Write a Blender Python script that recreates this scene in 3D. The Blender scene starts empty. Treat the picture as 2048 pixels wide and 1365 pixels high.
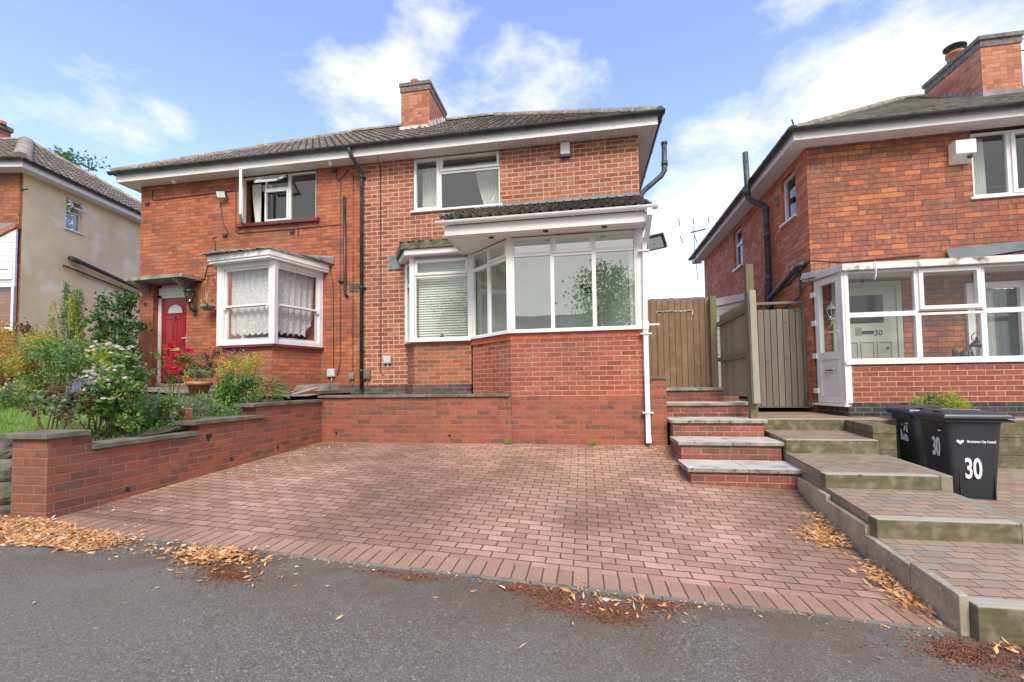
SKY_T = (1.95, 1.68, 2.1); CLOUD1 = (5.0, 5.0, 5.0); CLOUD2 = (5.6, 5.6, 5.6); EXPO = 1.16
# where the clouds stood that day: photo pixel, angular radius in degrees, density
BLOBS = [(680, 105, 9, .13), (590, 120, 6, .08), (950, 185, 13, .125), (850, 120, 8, .05), (790, 240, 8, .08), (1100, 205, 11, .13), (1600, 210, 16, .12), (1900, 60, 14, .09), (230, 160, 7, .10), (340, 170, 5, .09), (900, 10, 9, .10), (1250, 200, 7, .05), (600, 300, 8, .06), (1400, 420, 12, .10), (400, 60, 14, -.06), (130, 60, 10, -.05), (1330, 90, 9, -.05)]
import bpy, bmesh, math, random
from mathutils import Vector, Matrix
random.seed(7)
R = random.random
def rr(a, b): return a + (b - a) * random.random()
SC = bpy.context.scene
COL = SC.collection
# ---------------------------------------------------------------- camera
F, CX, CY, YAW, PIT, ROL, EYE = 860., 1024., 734., math.atan(144 / 860), .0387, .0131, 1.5
def basis():
    cy, sy = math.cos(YAW), math.sin(YAW)
    w = Vector((-sy * math.cos(PIT), cy * math.cos(PIT), math.sin(PIT)))
    r0 = Vector((cy, sy, 0)); u0 = r0.cross(w)
    c, s = math.cos(ROL), math.sin(ROL)
    return c * r0 - s * u0, s * r0 + c * u0, w
CR, CU, CW = basis()
cam_d = bpy.data.cameras.new("camera"); cam = bpy.data.objects.new("camera", cam_d); COL.objects.link(cam)
m3 = Matrix((CR, CU, -CW)).transposed()
cam.matrix_world = Matrix.Translation((0, 0, EYE)) @ m3.to_4x4()
cam_d.sensor_fit = 'HORIZONTAL'; cam_d.sensor_width = 36.; cam_d.lens = F / 2048 * 36
cam_d.shift_x = 0; cam_d.shift_y = (CY - 682.5) / 2048
cam_d.clip_end = 3000; cam_d.clip_start = .05
SC.camera = cam
def at(px, py, X=None, Y=None, Z=None):
    """the real point seen at a photo pixel on one known upright or level plane"""
    d = (px - CX) / F * CR - (py - CY) / F * CU + CW
    if Y is not None: t = Y / d.y
    elif X is not None: t = X / d.x
    else: t = (Z - EYE) / d.z
    return Vector((d.x * t, d.y * t, EYE + d.z * t))
# ---------------------------------------------------------------- materials
MATS = {}
class NT:
    def __init__(s, name):
        s.m = bpy.data.materials.new(name); s.m.use_nodes = True
        s.t = s.m.node_tree; s.t.nodes.clear()
        s.out = s.n('ShaderNodeOutputMaterial')
    def n(s, typ, **kw):
        nd = s.t.nodes.new(typ)
        for k, v in kw.items():
            if k.startswith('i_'):
                key = k[2:]; key = int(key) if key.isdigit() else key
                s.put(nd, key, v)
            else: setattr(nd, k, v)
        return nd
    def put(s, nd, key, v):
        if isinstance(v, bpy.types.NodeSocket): s.t.links.new(v, nd.inputs[key])
        else: nd.inputs[key].default_value = v
    def math(s, op, a, b=0., c=None, clamp=False):
        nd = s.n('ShaderNodeMath', operation=op, use_clamp=clamp); s.put(nd, 0, a); s.put(nd, 1, b)
        if c is not None: s.put(nd, 2, c)
        return nd.outputs[0]
    def mix(s, fac, a, b, mode='MIX'):
        nd = s.n('ShaderNodeMix', data_type='RGBA', blend_type=mode); s.put(nd, 0, fac)
        s.put(nd, 6, a if not isinstance(a, tuple) else (*a[:3], 1)); s.put(nd, 7, b if not isinstance(b, tuple) else (*b[:3], 1))
        return nd.outputs[2]
    def ramp(s, fac, stops, const=False):
        nd = s.n('ShaderNodeValToRGB'); s.put(nd, 0, fac); cr = nd.color_ramp
        if const: cr.interpolation = 'CONSTANT'
        while len(cr.elements) < len(stops): cr.elements.new(.5)
        for e, (p, c) in zip(cr.elements, stops):
            e.position = p; e.color = (*c, 1) if isinstance(c, tuple) else (c, c, c, 1)
        return nd.outputs[0]
    def noise(s, vec, scale, detail=3., rough=.5, dist=0., out=0, dim='3D'):
        nd = s.n('ShaderNodeTexNoise', noise_dimensions=dim); 
        if vec is not None: s.put(nd, 'Vector', vec)
        s.put(nd, 'Scale', scale); s.put(nd, 'Detail', detail); s.put(nd, 'Roughness', rough); s.put(nd, 'Distortion', dist)
        return nd.outputs[out]
    def uv(s): return s.n('ShaderNodeTexCoord').outputs['UV']
    def pos(s): return s.n('ShaderNodeNewGeometry').outputs['Position']
    def island(s): return s.n('ShaderNodeNewGeometry').outputs['Random Per Island']
    def sep(s, v):
        nd = s.n('ShaderNodeSeparateXYZ'); s.put(nd, 0, v); return nd.outputs
    def comb(s, x, y, z=0.):
        nd = s.n('ShaderNodeCombineXYZ'); s.put(nd, 0, x); s.put(nd, 1, y); s.put(nd, 2, z); return nd.outputs[0]
    def bump(s, h, strength=.5, dist=.01, normal=None):
        nd = s.n('ShaderNodeBump'); s.put(nd, 'Height', h); s.put(nd, 'Strength', strength); s.put(nd, 'Distance', dist)
        if normal is not None: s.put(nd, 'Normal', normal)
        return nd.outputs[0]
    def bsdf(s, col, rough=.8, normal=None, **kw):
        b = s.n('ShaderNodeBsdfPrincipled'); s.put(b, 'Base Color', (*col, 1) if isinstance(col, tuple) else col)
        s.put(b, 'Roughness', rough)
        if normal is not None: s.put(b, 'Normal', normal)
        for k, v in kw.items(): s.put(b, k.replace('_', ' '), v)
        s.t.links.new(b.outputs[0], s.out.inputs[0]); return b
def mottled(name, c1, c2, scale=3., rough=.7, bs=0., bscale=60., spec=.5, detail=4., bd=.004, c3=None, s3=20.):
    if name in MATS: return MATS[name]
    t = NT(name); p = t.pos()
    c = t.mix(t.ramp(t.noise(p, scale, detail), [(.35, 0.), (.65, 1.)]), c1, c2)
    if c3: c = t.mix(t.ramp(t.noise(p, s3, 5.), [(.55, 0.), (.7, 1.)]), c, c3)
    nm = t.bump(t.noise(p, bscale, 3.), bs, bd) if bs else None
    t.bsdf(c, rough, nm, Specular_IOR_Level=spec); MATS[name] = t.m; return t.m
def brick(name, ramp, mortar, bl=.225, ch=.075, mw=.010, hdr=.0, pale=.0, palec=(.6, .5, .42), dirt=.25, bump=.6, wob=.004, rough=.85, dirtc=(.12, .10, .08), ds=.55, stack=False, clus=.0, vk=1., glow=.18, dark=.35, moss=0., mossc=(.05, .055, .02)):
    t = NT(name); uv = t.uv(); X = t.sep(uv); pos = t.pos()
    nz = t.noise(uv, 9., 3.); wv = t.math('MULTIPLY', t.math('SUBTRACT', nz, .5), wob * 3)
    nz2 = t.noise(uv, 60., 2.); wv2 = t.math('MULTIPLY', t.math('SUBTRACT', nz2, .5), wob)
    v = t.math('ADD', X[1], wv); u = t.math('ADD', X[0], wv)
    r = t.math('DIVIDE', v, ch); row = t.math('FLOOR', r)
    off = 0. if stack else t.math('MULTIPLY', t.math('FLOORED_MODULO', row, 2.), .5)
    uu = t.math('ADD', t.math('DIVIDE', u, bl), off); col = t.math('FLOOR', uu)
    fu = t.math('MULTIPLY', t.math('FRACT', uu), bl); fv = t.math('MULTIPLY', t.math('FRACT', r), ch)
    wn = t.n('ShaderNodeTexWhiteNoise', noise_dimensions='3D'); t.put(wn, 0, t.comb(col, row, 3.))
    wn2 = t.n('ShaderNodeTexWhiteNoise', noise_dimensions='3D'); t.put(wn2, 0, t.comb(col, row, 9.))
    d = t.math('MINIMUM', t.math('MULTIPLY', t.math('MINIMUM', fu, t.math('SUBTRACT', bl, fu)), vk), t.math('MINIMUM', fv, t.math('SUBTRACT', ch, fv)))
    rnd = wn.outputs[0]
    if hdr:
        ish = t.math('GREATER_THAN', wn2.outputs[0], 1 - hdr)
        dm = t.math('ADD', t.math('ABSOLUTE', t.math('SUBTRACT', fu, bl / 2)), t.math('MULTIPLY', t.math('SUBTRACT', 1., ish), 1.))
        d = t.math('MINIMUM', d, dm)
        half = t.math('MULTIPLY', t.math('GREATER_THAN', fu, bl / 2), ish)
        rnd = t.math('FRACT', t.math('ADD', rnd, t.math('MULTIPLY', half, .37)))
    d = t.math('ADD', d, wv2)
    mk = t.n('ShaderNodeMapRange', interpolation_type='SMOOTHSTEP'); t.put(mk, 0, d); t.put(mk, 1, mw * .35); t.put(mk, 2, mw * .75)
    face = mk.outputs[0]
    if clus: rnd = t.math('ADD', t.math('MULTIPLY', rnd, 1 - clus), t.math('MULTIPLY', t.ramp(t.noise(uv, 1.3, 3.), [(.3, 0.), (.7, 1.)]), clus))
    c = t.ramp(rnd, ramp)
    c = t.mix(t.math('MULTIPLY', t.ramp(t.noise(uv, 45., 4.), [(.3, 0.), (.75, 1.)]), dark), c, t.mix(.5, c, (.05, .03, .03)))
    c = t.mix(t.math('MULTIPLY', t.ramp(t.noise(uv, 14., 3.), [(.45, 0.), (.7, 1.)]), glow), c, t.mix(.35, c, (.8, .62, .45)))
    mc = t.mix(t.ramp(t.noise(uv, 6., 4.), [(.35, 0.), (.7, 1.)]), mortar, tuple(k * .72 for k in mortar))
    c = t.mix(face, mc, c)
    if pale:
        f = t.math('MULTIPLY', t.ramp(t.noise(uv, 1.9, 5., .65), [(.56, 0.), (.70, 1.)]), t.ramp(t.noise(uv, 22., 3.), [(.35, .0), (.7, 1.)]))
        c = t.mix(t.math('MULTIPLY', f, pale), c, palec)
    f = t.ramp(t.noise(pos, ds, 5., .62), [(.42, 0.), (.68, 1.)])
    c = t.mix(t.math('MULTIPLY', f, dirt), c, dirtc)
    if moss:
        f = t.ramp(t.noise(pos, .7, 5., .65), [(.42, .15), (.6, 1.)])
        inv = t.math('SUBTRACT', 1., face)
        c = t.mix(t.math('MULTIPLY', t.math('MULTIPLY', f, inv), moss), c, mossc)
        c = t.mix(t.math('MULTIPLY', f, moss * .38), c, (.13, .10, .06))
    h = t.math('ADD', face, t.math('MULTIPLY', t.noise(uv, 90., 3.), .35))
    h = t.math('ADD', h, t.math('MULTIPLY', wn2.outputs[0], .35))
    t.bsdf(c, rough, t.bump(h, bump, .006), Specular_IOR_Level=.3); MATS[name] = t.m; return t.m
def board(name, c1, c2, w=.1, axis=0, gap=.004, rough=.5, spec=.4, grain=0., gapc=.45):
    """boards whose joints run across `axis` of the UV"""
    t = NT(name); uv = t.uv(); X = t.sep(uv)
    q = t.math('DIVIDE', X[axis], w); f = t.math('MULTIPLY', t.math('FRACT', q), w)
    d = t.math('MINIMUM', f, t.math('SUBTRACT', w, f))
    m = t.n('ShaderNodeMapRange'); t.put(m, 0, d); t.put(m, 1, gap * .3); t.put(m, 2, gap)
    wn = t.n('ShaderNodeTexWhiteNoise', noise_dimensions='1D'); t.put(wn, 1, t.math('FLOOR', q))
    c = t.mix(wn.outputs[0], c1, c2)
    if grain:
        mp = t.n('ShaderNodeMapping'); t.put(mp, 0, uv); t.put(mp, 3, (60., 3., 1.) if axis == 0 else (3., 60., 1.))
        c = t.mix(t.math('MULTIPLY', t.noise(mp.outputs[0], 1., 4.), grain), c, tuple(k * .4 for k in c1))
    c = t.mix(m.outputs[0], tuple(k * gapc for k in c1), c)
    t.bsdf(c, rough, t.bump(m.outputs[0], .6, .004), Specular_IOR_Level=spec); MATS[name] = t.m; return t.m
def wood(name, c1, c2, c3=None, rough=.85, moss=None, mossf=.0, along='z'):
    t = NT(name); p = t.pos(); isl = t.island()
    sc = {'z': (22., 22., 1.6), 'x': (1.6, 22., 22.), 'y': (22., 1.6, 22.)}[along]
    mp = t.n('ShaderNodeMapping'); t.put(mp, 0, p); t.put(mp, 3, sc); t.put(mp, 1, t.comb(t.math('MULTIPLY', isl, 40.), isl, isl))
    g = t.noise(mp.outputs[0], 1., 5., .65, 1.2)
    c = t.mix(t.ramp(g, [(.3, 0.), (.7, 1.)]), c1, c2)
    c = t.mix(t.math('MULTIPLY', isl, .45), c, tuple(k * .55 for k in c1))
    kn = t.n('ShaderNodeTexVoronoi'); mp2 = t.n('ShaderNodeMapping'); t.put(mp2, 0, p); t.put(mp2, 3, (5.5, 5.5, 3.) if along == 'z' else (3., 5., 5.))
    t.put(kn, 'Vector', mp2.outputs[0]); t.put(kn, 'Scale', 1.3)
    c = t.mix(t.ramp(kn.outputs['Distance'], [(.06, .75), (.13, 0.)]), c, tuple(k * .25 for k in c1))
    if moss: c = t.mix(t.math('MULTIPLY', t.ramp(t.noise(p, 8., 6., .68), [(.38, 0.), (.62, 1.)]), mossf), c, moss)
    if c3: c = t.mix(t.ramp(t.noise(p, 9., 4.), [(.5, 0.), (.75, .8)]), c, c3)
    t.bsdf(c, rough, t.bump(g, .35, .004), Specular_IOR_Level=.25); MATS[name] = t.m; return t.m
def leafy(name, cols, rough=.55, trans=.25):
    t = NT(name); c = t.ramp(t.island(), [(i / max(1, len(cols) - 1), k) for i, k in enumerate(cols)])
    c = t.mix(t.math('MULTIPLY', t.noise(t.pos(), 30., 2.), .12), c, (.05, .06, .02))
    b = t.bsdf(c, rough, None, Specular_IOR_Level=.35)
    tr = t.n('ShaderNodeBsdfTranslucent'); t.put(tr, 0, c)
    mx = t.n('ShaderNodeMixShader'); t.put(mx, 0, trans); t.t.links.new(b.outputs[0], mx.inputs[1]); t.t.links.new(tr.outputs[0], mx.inputs[2])
    t.t.links.new(mx.outputs[0], t.out.inputs[0]); MATS[name] = t.m; return t.m
def glass(name, base=.10, tint=(.86, .92, .9), top=.9):
    t = NT(name); fr = t.n('ShaderNodeFresnel'); t.put(fr, 0, 1.5)
    geo = t.n('ShaderNodeNewGeometry'); lw = t.n('ShaderNodeLayerWeight'); t.put(lw, 0, .25)
    fac = t.math('ADD', t.math('MULTIPLY', lw.outputs['Facing'], 0.0), base)
    f5 = t.math('POWER', lw.outputs['Facing'], 3.)
    fac = t.math('MINIMUM', t.math('ADD', base, t.math('MULTIPLY', f5, .9)), top)
    tr = t.n('ShaderNodeBsdfTransparent'); t.put(tr, 0, (*tint, 1))
    gl = t.n('ShaderNodeBsdfGlossy'); t.put(gl, 'Roughness', .0); t.put(gl, 0, (1, 1, 1, 1))
    t.put(gl, 'Normal', t.bump(t.noise(t.pos(), 1.6, 2.), .05, .02))
    mx = t.n('ShaderNodeMixShader'); t.put(mx, 0, fac); t.t.links.new(tr.outputs[0], mx.inputs[1]); t.t.links.new(gl.outputs[0], mx.inputs[2])
    t.t.links.new(mx.outputs[0], t.out.inputs[0]); MATS[name] = t.m; return t.m
# ---------------------------------------------------------------- mesh builder
class Fr:
    """a wall frame: u along the wall, d outwards, z up"""
    def __init__(s, x, y, ang=0., n=None):
        a = math.radians(ang); s.o = Vector((x, y, 0)); s.U = Vector((math.cos(a), math.sin(a), 0))
        s.N = Vector((math.sin(a), -math.cos(a), 0))
    def p(s, u, d, z): return s.o + s.U * u + s.N * d + Vector((0, 0, z))
def frpts(a, b):
    f = Fr(a[0], a[1]); f.U = Vector((b[0] - a[0], b[1] - a[1], 0)); L = f.U.length; f.U.normalize()
    f.N = Vector((f.U.y, -f.U.x, 0)); return f, L
W0 = Fr(0, 0, 0)   # world: u=x, d=-y
class MB:
    def __init__(s): s.v = []; s.f = []; s.mi = []; s.k = 0; s.sm = []
    def V(s, p): s.v.append(Vector(p)); return len(s.v) - 1
    def face(s, pts, smooth=False):
        s.f.append([s.V(p) for p in pts]); s.mi.append(s.k); s.sm.append(smooth)
    def hexa(s, P):  # 8 points: bottom 4, top 4
        i = [s.V(p) for p in P]
        for q in ((0, 3, 2, 1), (4, 5, 6, 7), (0, 1, 5, 4), (1, 2, 6, 5), (2, 3, 7, 6), (3, 0, 4, 7)):
            s.f.append([i[a] for a in q]); s.mi.append(s.k); s.sm.append(False)
    def box(s, x0, x1, y0, y1, z0, z1):
        s.hexa([(x0, y0, z0), (x1, y0, z0), (x1, y1, z0), (x0, y1, z0), (x0, y0, z1), (x1, y0, z1), (x1, y1, z1), (x0, y1, z1)])
    def fbox(s, f, u0, u1, d0, d1, z0, z1):
        s.hexa([f.p(u0, d1, z0), f.p(u1, d1, z0), f.p(u1, d0, z0), f.p(u0, d0, z0), f.p(u0, d1, z1), f.p(u1, d1, z1), f.p(u1, d0, z1), f.p(u0, d0, z1)])
    def prism(s, poly, z0, z1):
        n = len(poly)
        z0f = z0 if callable(z0) else (lambda x, y: z0); z1f = z1 if callable(z1) else (lambda x, y: z1)
        a = [s.V((x, y, z0f(x, y))) for x, y in poly]; b = [s.V((x, y, z1f(x, y))) for x, y in poly]
        def add(q): s.f.append(q); s.mi.append(s.k); s.sm.append(False)
        add(a[::-1]); add(b)
        for i in range(n): j = (i + 1) % n; add([a[i], a[j], b[j], b[i]])
    def extr(s, poly, vec):   # planar polygon extruded by a vector
        vec = Vector(vec); n = len(poly); a = [s.V(p) for p in poly]; b = [s.V(Vector(p) + vec) for p in poly]
        def add(q): s.f.append(q); s.mi.append(s.k); s.sm.append(False)
        add(a[::-1]); add(b)
        for i in range(n): j = (i + 1) % n; add([a[i], a[j], b[j], b[i]])
    def tube(s, path, r, n=10, cap=True):
        path = [Vector(p) for p in path]; rs = r if isinstance(r, (list, tuple)) else [r] * len(path); rings = []
        up = Vector((0, 0, 1)); prev = None
        for i, p in enumerate(path):
            t = (path[min(i + 1, len(path) - 1)] - path[max(i - 1, 0)])
            if t.length < 1e-9: t = Vector((0, 0, 1))
            t.normalize()
            a = prev if prev is not None else (up if abs(t.z) < .9 else Vector((1, 0, 0)))
            x = (a - t * a.dot(t)); x.normalize(); prev = x; y = t.cross(x)
            rings.append([s.V(p + (x * math.cos(2 * math.pi * k / n) + y * math.sin(2 * math.pi * k / n)) * rs[i]) for k in range(n)])
        for a, b in zip(rings, rings[1:]):
            for k in range(n): s.f.append([a[k], a[(k + 1) % n], b[(k + 1) % n], b[k]]); s.mi.append(s.k); s.sm.append(True)
        if cap:
            s.f.append(rings[0][::-1]); s.f.append(rings[-1][:]); s.mi += [s.k, s.k]; s.sm += [False, False]
    def lathe(s, c, prof, n=20, tilt=None):
        c = Vector(c); rings = []
        M = tilt if tilt else Matrix.Identity(3)
        for r, z in prof: rings.append([s.V(c + M @ Vector((r * math.cos(2 * math.pi * k / n), r * math.sin(2 * math.pi * k / n), z))) for k in range(n)])
        for a, b in zip(rings, rings[1:]):
            for k in range(n): s.f.append([a[k], a[(k + 1) % n], b[(k + 1) % n], b[k]]); s.mi.append(s.k); s.sm.append(True)
    def grid(s, P):  # P[i][j]
        ids = [[s.V(p) for p in row] for row in P]
        for i in range(len(P) - 1):
            for j in range(len(P[0]) - 1):
                s.f.append([ids[i][j], ids[i][j + 1], ids[i + 1][j + 1], ids[i + 1][j]]); s.mi.append(s.k); s.sm.append(s.smooth_grid)
    smooth_grid = False
    def build(s, name, mat, parent=None, loc=None, bevel=0., fixn=True):
        me = bpy.data.meshes.new(name)
        wl = Vector((0, 0, 0)); p = parent
        while p is not None: wl = wl + p.location; p = p.parent
        if loc is None and parent is None:
            xs = [v.x for v in s.v]; ys = [v.y for v in s.v]; zs = [v.z for v in s.v]
            loc = Vector(((min(xs) + max(xs)) / 2, (min(ys) + max(ys)) / 2, min(zs)))
        loc = Vector(loc) if loc is not None else Vector((0, 0, 0))
        base = wl + loc if parent is not None else loc
        me.from_pydata([tuple(v - base) for v in s.v], [], s.f)
        mats = mat if isinstance(mat, (list, tuple)) else [mat]
        for m in mats: me.materials.append(m)
        for pl, k, sm in zip(me.polygons, s.mi, s.sm): pl.material_index = min(k, len(mats) - 1); pl.use_smooth = sm
        if fixn and len(s.f) < 20000:
            bm = bmesh.new(); bm.from_mesh(me); bmesh.ops.recalc_face_normals(bm, faces=bm.faces); bm.to_mesh(me); bm.free()
        me.update()
        uvl = me.uv_layers.new(name="UVMap").data; Z = Vector((0, 0, 1)); vs = me.vertices
        for pl in me.polygons:
            n = pl.normal
            if abs(n.z) > .93 or n.length < .1: t = Vector((1, 0, 0)); b = Vector((0, 1, 0))
            else: t = Z.cross(n); t.normalize(); b = n.cross(t)
            if abs(t.x) > abs(t.y):
                if t.x < 0: t = -t
            elif t.y < 0: t = -t
            for li in pl.loop_indices:
                q = vs[me.loops[li].vertex_index].co + base
                uvl[li].uv = (q.dot(t), q.z if abs(n.z) < .05 else q.dot(b))
        o = bpy.data.objects.new(name, me); COL.objects.link(o); o.location = loc
        if parent is not None: o.parent = parent
        if bevel:
            md = o.modifiers.new("bevel", 'BEVEL'); md.width = bevel; md.segments = 2; md.limit_method = 'ANGLE'; md.angle_limit = math.radians(40)
        return o
def tag(o, label, cat, group=None):
    o['label'] = label; o['category'] = cat
    if group: o['group'] = group
    return o
def thing(name, loc, label, cat, group=None):
    o = bpy.data.objects.new(name, None); COL.objects.link(o); o.location = loc; o.empty_display_size = .2
    return tag(o, label, cat, group)
def structure(o): o['kind'] = 'structure'; return o
def stuff(o): o['kind'] = 'stuff'; return o
def wall_holes(mb, f, u0, u1, z0, z1, holes, th=.25, d=0., back=True):
    us = sorted({u0, u1, *[h[0] for h in holes], *[h[1] for h in holes]}); zs = sorted({z0, z1, *[h[2] for h in holes], *[h[3] for h in holes]})
    us = [u for u in us if u0 <= u <= u1]; zs = [z for z in zs if z0 <= z <= z1]
    for a, b in zip(us, us[1:]):
        for c, e in zip(zs, zs[1:]):
            mu, mz = (a + b) / 2, (c + e) / 2
            if any(h[0] < mu < h[1] and h[2] < mz < h[3] for h in holes): continue
            mb.face([f.p(a, d, c), f.p(b, d, c), f.p(b, d, e), f.p(a, d, e)])
            if back: mb.face([f.p(b, d - th, c), f.p(a, d - th, c), f.p(a, d - th, e), f.p(b, d - th, e)])
    for h in holes:
        a, b, c, e = h[:4]; a, b, c, e = max(a, u0), min(b, u1), max(c, z0), min(e, z1)
        for q in (((a, c), (a, e)), ((b, c), (b, e)), ((a, c), (b, c)), ((a, e), (b, e))):
            (p, s_), (r_, t_) = q
            mb.face([f.p(p, d, s_), f.p(r_, d, t_), f.p(r_, d - th, t_), f.p(p, d - th, s_)])
def ring(mb, f, u0, u1, z0, z1, w, d0, d1):
    mb.fbox(f, u0, u1, d0, d1, z0, z0 + w); mb.fbox(f, u0, u1, d0, d1, z1 - w, z1)
    mb.fbox(f, u0, u0 + w, d0, d1, z0 + w, z1 - w); mb.fbox(f, u1 - w, u1, d0, d1, z0 + w, z1 - w)
def window(parent, f, u0, u1, z0, z1, cells, d=-.06, fw=.05, mat='upvc', gl='glass', sill=True, sd=.06, sillmat=None, name='window', inset=.0):
    """cells: (u0,u1,z0,z1,sash) in fractions"""
    mb = MB(); pn = MB(); W, H = u1 - u0, z1 - z0
    ring(mb, f, u0, u1, z0, z1, fw * .55, d - .06, d + .004)
    for (a, b, c, e, s) in cells:
        A, B, C, E_ = u0 + a * W, u0 + b * W, z0 + c * H, z0 + e * H
        ring(mb, f, A, B, C, E_, fw * .62, d - .055, d)
        g = fw * .62
        if s: ring(mb, f, A + fw * .3, B - fw * .3, C + fw * .3, E_ - fw * .3, fw * .95, d - .045, d + .022); g = fw * 1.25
        pn.face([f.p(A + g - .003, d - .03, C + g - .003), f.p(B - g + .003, d - .03, C + g - .003), f.p(B - g + .003, d - .03, E_ - g + .003), f.p(A + g - .003, d - .03, E_ - g + .003)])
    w = mb.build(name, MATS[mat], parent, bevel=.004)
    pn.build('pane', MATS[gl], w)
    if sill:
        sb = MB(); sb.fbox(f, u0 - .05, u1 + .05, d - .02, sd, z0 - .045, z0 - .004); sb.build('sill', MATS[sillmat or mat], w, bevel=.006)
    return w
def text_mesh(mb_name, txt, f, u, d, z, size, mat, parent, sx=1., bold=0., thick=.002):
    cu = bpy.data.curves.new('txt', 'FONT'); cu.body = txt; cu.size = size; cu.extrude = thick; cu.offset = bold; cu.align_x = 'CENTER'; cu.align_y = 'CENTER'
    tmp = bpy.data.objects.new('txt', cu); COL.objects.link(tmp)
    dg = bpy.context.evaluated_depsgraph_get(); me = bpy.data.meshes.new_from_object(tmp.evaluated_get(dg))
    bpy.data.objects.remove(tmp); bpy.data.curves.remove(cu)
    wl = Vector((0, 0, 0)); p = parent
    while p is not None: wl = wl + p.location; p = p.parent
    for v in me.vertices:
        c = v.co.copy(); v.co = f.p(u + c.x * sx, d + c.z, z + c.y) - wl
    me.materials.clear(); me.materials.append(mat); me.name = mb_name
    o = bpy.data.objects.new(mb_name, me); COL.objects.link(o); o.parent = parent; return o
def copy_tree(o, parent=None):
    c = o.copy(); COL.objects.link(c)
    if parent is not None: c.parent = parent
    for ch in list(o.children): copy_tree(ch, c)
    return c
# ---------------------------------------------------------------- named materials
O1, O2, O3 = (.52, .155, .065), (.40, .11, .05), (.27, .08, .05)
brick('brick_neighbour', [(0, (.18, .072, .052)), (.22, (.31, .095, .055)), (.5, (.43, .125, .062)), (.85, (.53, .165, .072)), (1, (.38, .18, .12))],
      (.23, .10, .065), .225, .075, .009, hdr=.14, clus=.35, vk=1.7, wob=.006, pale=.7, palec=(.50, .38, .30), dirt=.5, ds=.8)
brick('brick_main', [(0, (.23, .07, .05)), (.3, (.33, .095, .06)), (.6, (.40, .125, .075)), (.85, (.46, .165, .095)), (1, (.33, .20, .155))],
      (.62, .48, .35), .232, .0852, .0145, hdr=.14, clus=.15, pale=.35, palec=(.5, .4, .33), dirt=.16)
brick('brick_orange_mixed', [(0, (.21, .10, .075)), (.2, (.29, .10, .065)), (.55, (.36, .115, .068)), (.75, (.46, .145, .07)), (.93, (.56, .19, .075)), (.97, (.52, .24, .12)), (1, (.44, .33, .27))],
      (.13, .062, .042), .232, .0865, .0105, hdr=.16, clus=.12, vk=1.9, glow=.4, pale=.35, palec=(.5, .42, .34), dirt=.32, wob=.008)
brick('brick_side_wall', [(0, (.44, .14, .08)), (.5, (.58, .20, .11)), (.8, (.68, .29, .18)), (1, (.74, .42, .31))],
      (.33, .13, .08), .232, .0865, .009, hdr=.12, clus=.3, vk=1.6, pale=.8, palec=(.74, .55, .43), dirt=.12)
brick('brick_porch_red', [(0, (.24, .06, .04)), (.35, (.36, .085, .055)), (.7, (.43, .12, .075)), (1, (.33, .075, .05))],
      (.60, .37, .26), .232, .0765, .011, hdr=.0, pale=.45, palec=(.6, .45, .36), dirt=.35, clus=.25)
brick('brick_retaining', [(0, (.19, .075, .055)), (.3, (.32, .09, .055)), (.65, (.385, .115, .068)), (.9, (.27, .092, .06)), (1, (.18, .09, .07))],
      (.33, .20, .14), .232, .0765, .010, hdr=.0, pale=.12, palec=(.55, .44, .38), dirt=.30)
brick('brick_bay_base', [(0, (.20, .08, .055)), (.3, (.35, .11, .06)), (.7, (.45, .155, .08)), (1, (.26, .13, .09))],
      (.50, .34, .22), .228, .0755, .010, dirt=.45, ds=.9)
brick('brick_plinth_dark', [(0, (.045, .04, .045)), (.5, (.09, .07, .07)), (1, (.17, .10, .08))], (.20, .17, .14), .225, .08, .012, dirt=.3)
brick('brick_chocolate', [(0, (.24, .07, .045)), (.5, (.30, .085, .055)), (1, (.34, .10, .06))], (.52, .36, .28), .232, .0765, .011, dirt=.05, wob=.002)
brick('brick_blue_plinth', [(0, (.03, .032, .04)), (1, (.06, .06, .075))], (.20, .18, .17), .232, .0765, .010, dirt=.1)
brick('brick_chimney', [(0, (.35, .13, .08)), (.5, (.50, .19, .11)), (1, (.58, .27, .17))], (.40, .20, .13), .232, .082, .009, hdr=.3, pale=.3, dirt=.25)
brick('pavers_red', [(0, (.34, .19, .14)), (.3, (.46, .255, .185)), (.6, (.54, .315, .235)), (.85, (.60, .38, .29)), (1, (.41, .25, .19))],
      (.15, .10, .075), .205, .103, .009, dirt=.8, ds=.6, dirtc=(.15, .095, .065), bump=.8, moss=1., clus=.3, mossc=(.055, .05, .02), wob=.003)
brick('pavers_header', [(0, (.35, .215, .145)), (.5, (.46, .28, .195)), (1, (.39, .245, .17))], (.10, .07, .05), .103, .24, .0085, dirt=.3, stack=True, moss=.8, bump=.7)
brick('pavers_buff', [(0, (.26, .20, .145)), (.3, (.36, .25, .175)), (.6, (.42, .28, .20)), (.85, (.34, .28, .21)), (1, (.27, .235, .19))],
      (.10, .08, .055), .185, .112, .007, dirt=.5, dirtc=(.17, .155, .11), bump=.6)
mottled('coping', (.115, .103, .082), (.205, .188, .155), 5., .9, .5, 70., c3=(.10, .105, .06), s3=9.)
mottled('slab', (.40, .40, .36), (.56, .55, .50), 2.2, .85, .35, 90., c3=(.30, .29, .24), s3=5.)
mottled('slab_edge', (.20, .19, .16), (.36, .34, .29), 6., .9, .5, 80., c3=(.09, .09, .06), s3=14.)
mottled('concrete', (.25, .235, .20), (.38, .36, .31), 3., .9, .4, 60., c3=(.12, .11, .08), s3=7.)
mottled('concrete_dark', (.14, .13, .11), (.27, .25, .21), 3., .9, .4, 60., c3=(.07, .07, .045), s3=6.)
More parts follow.
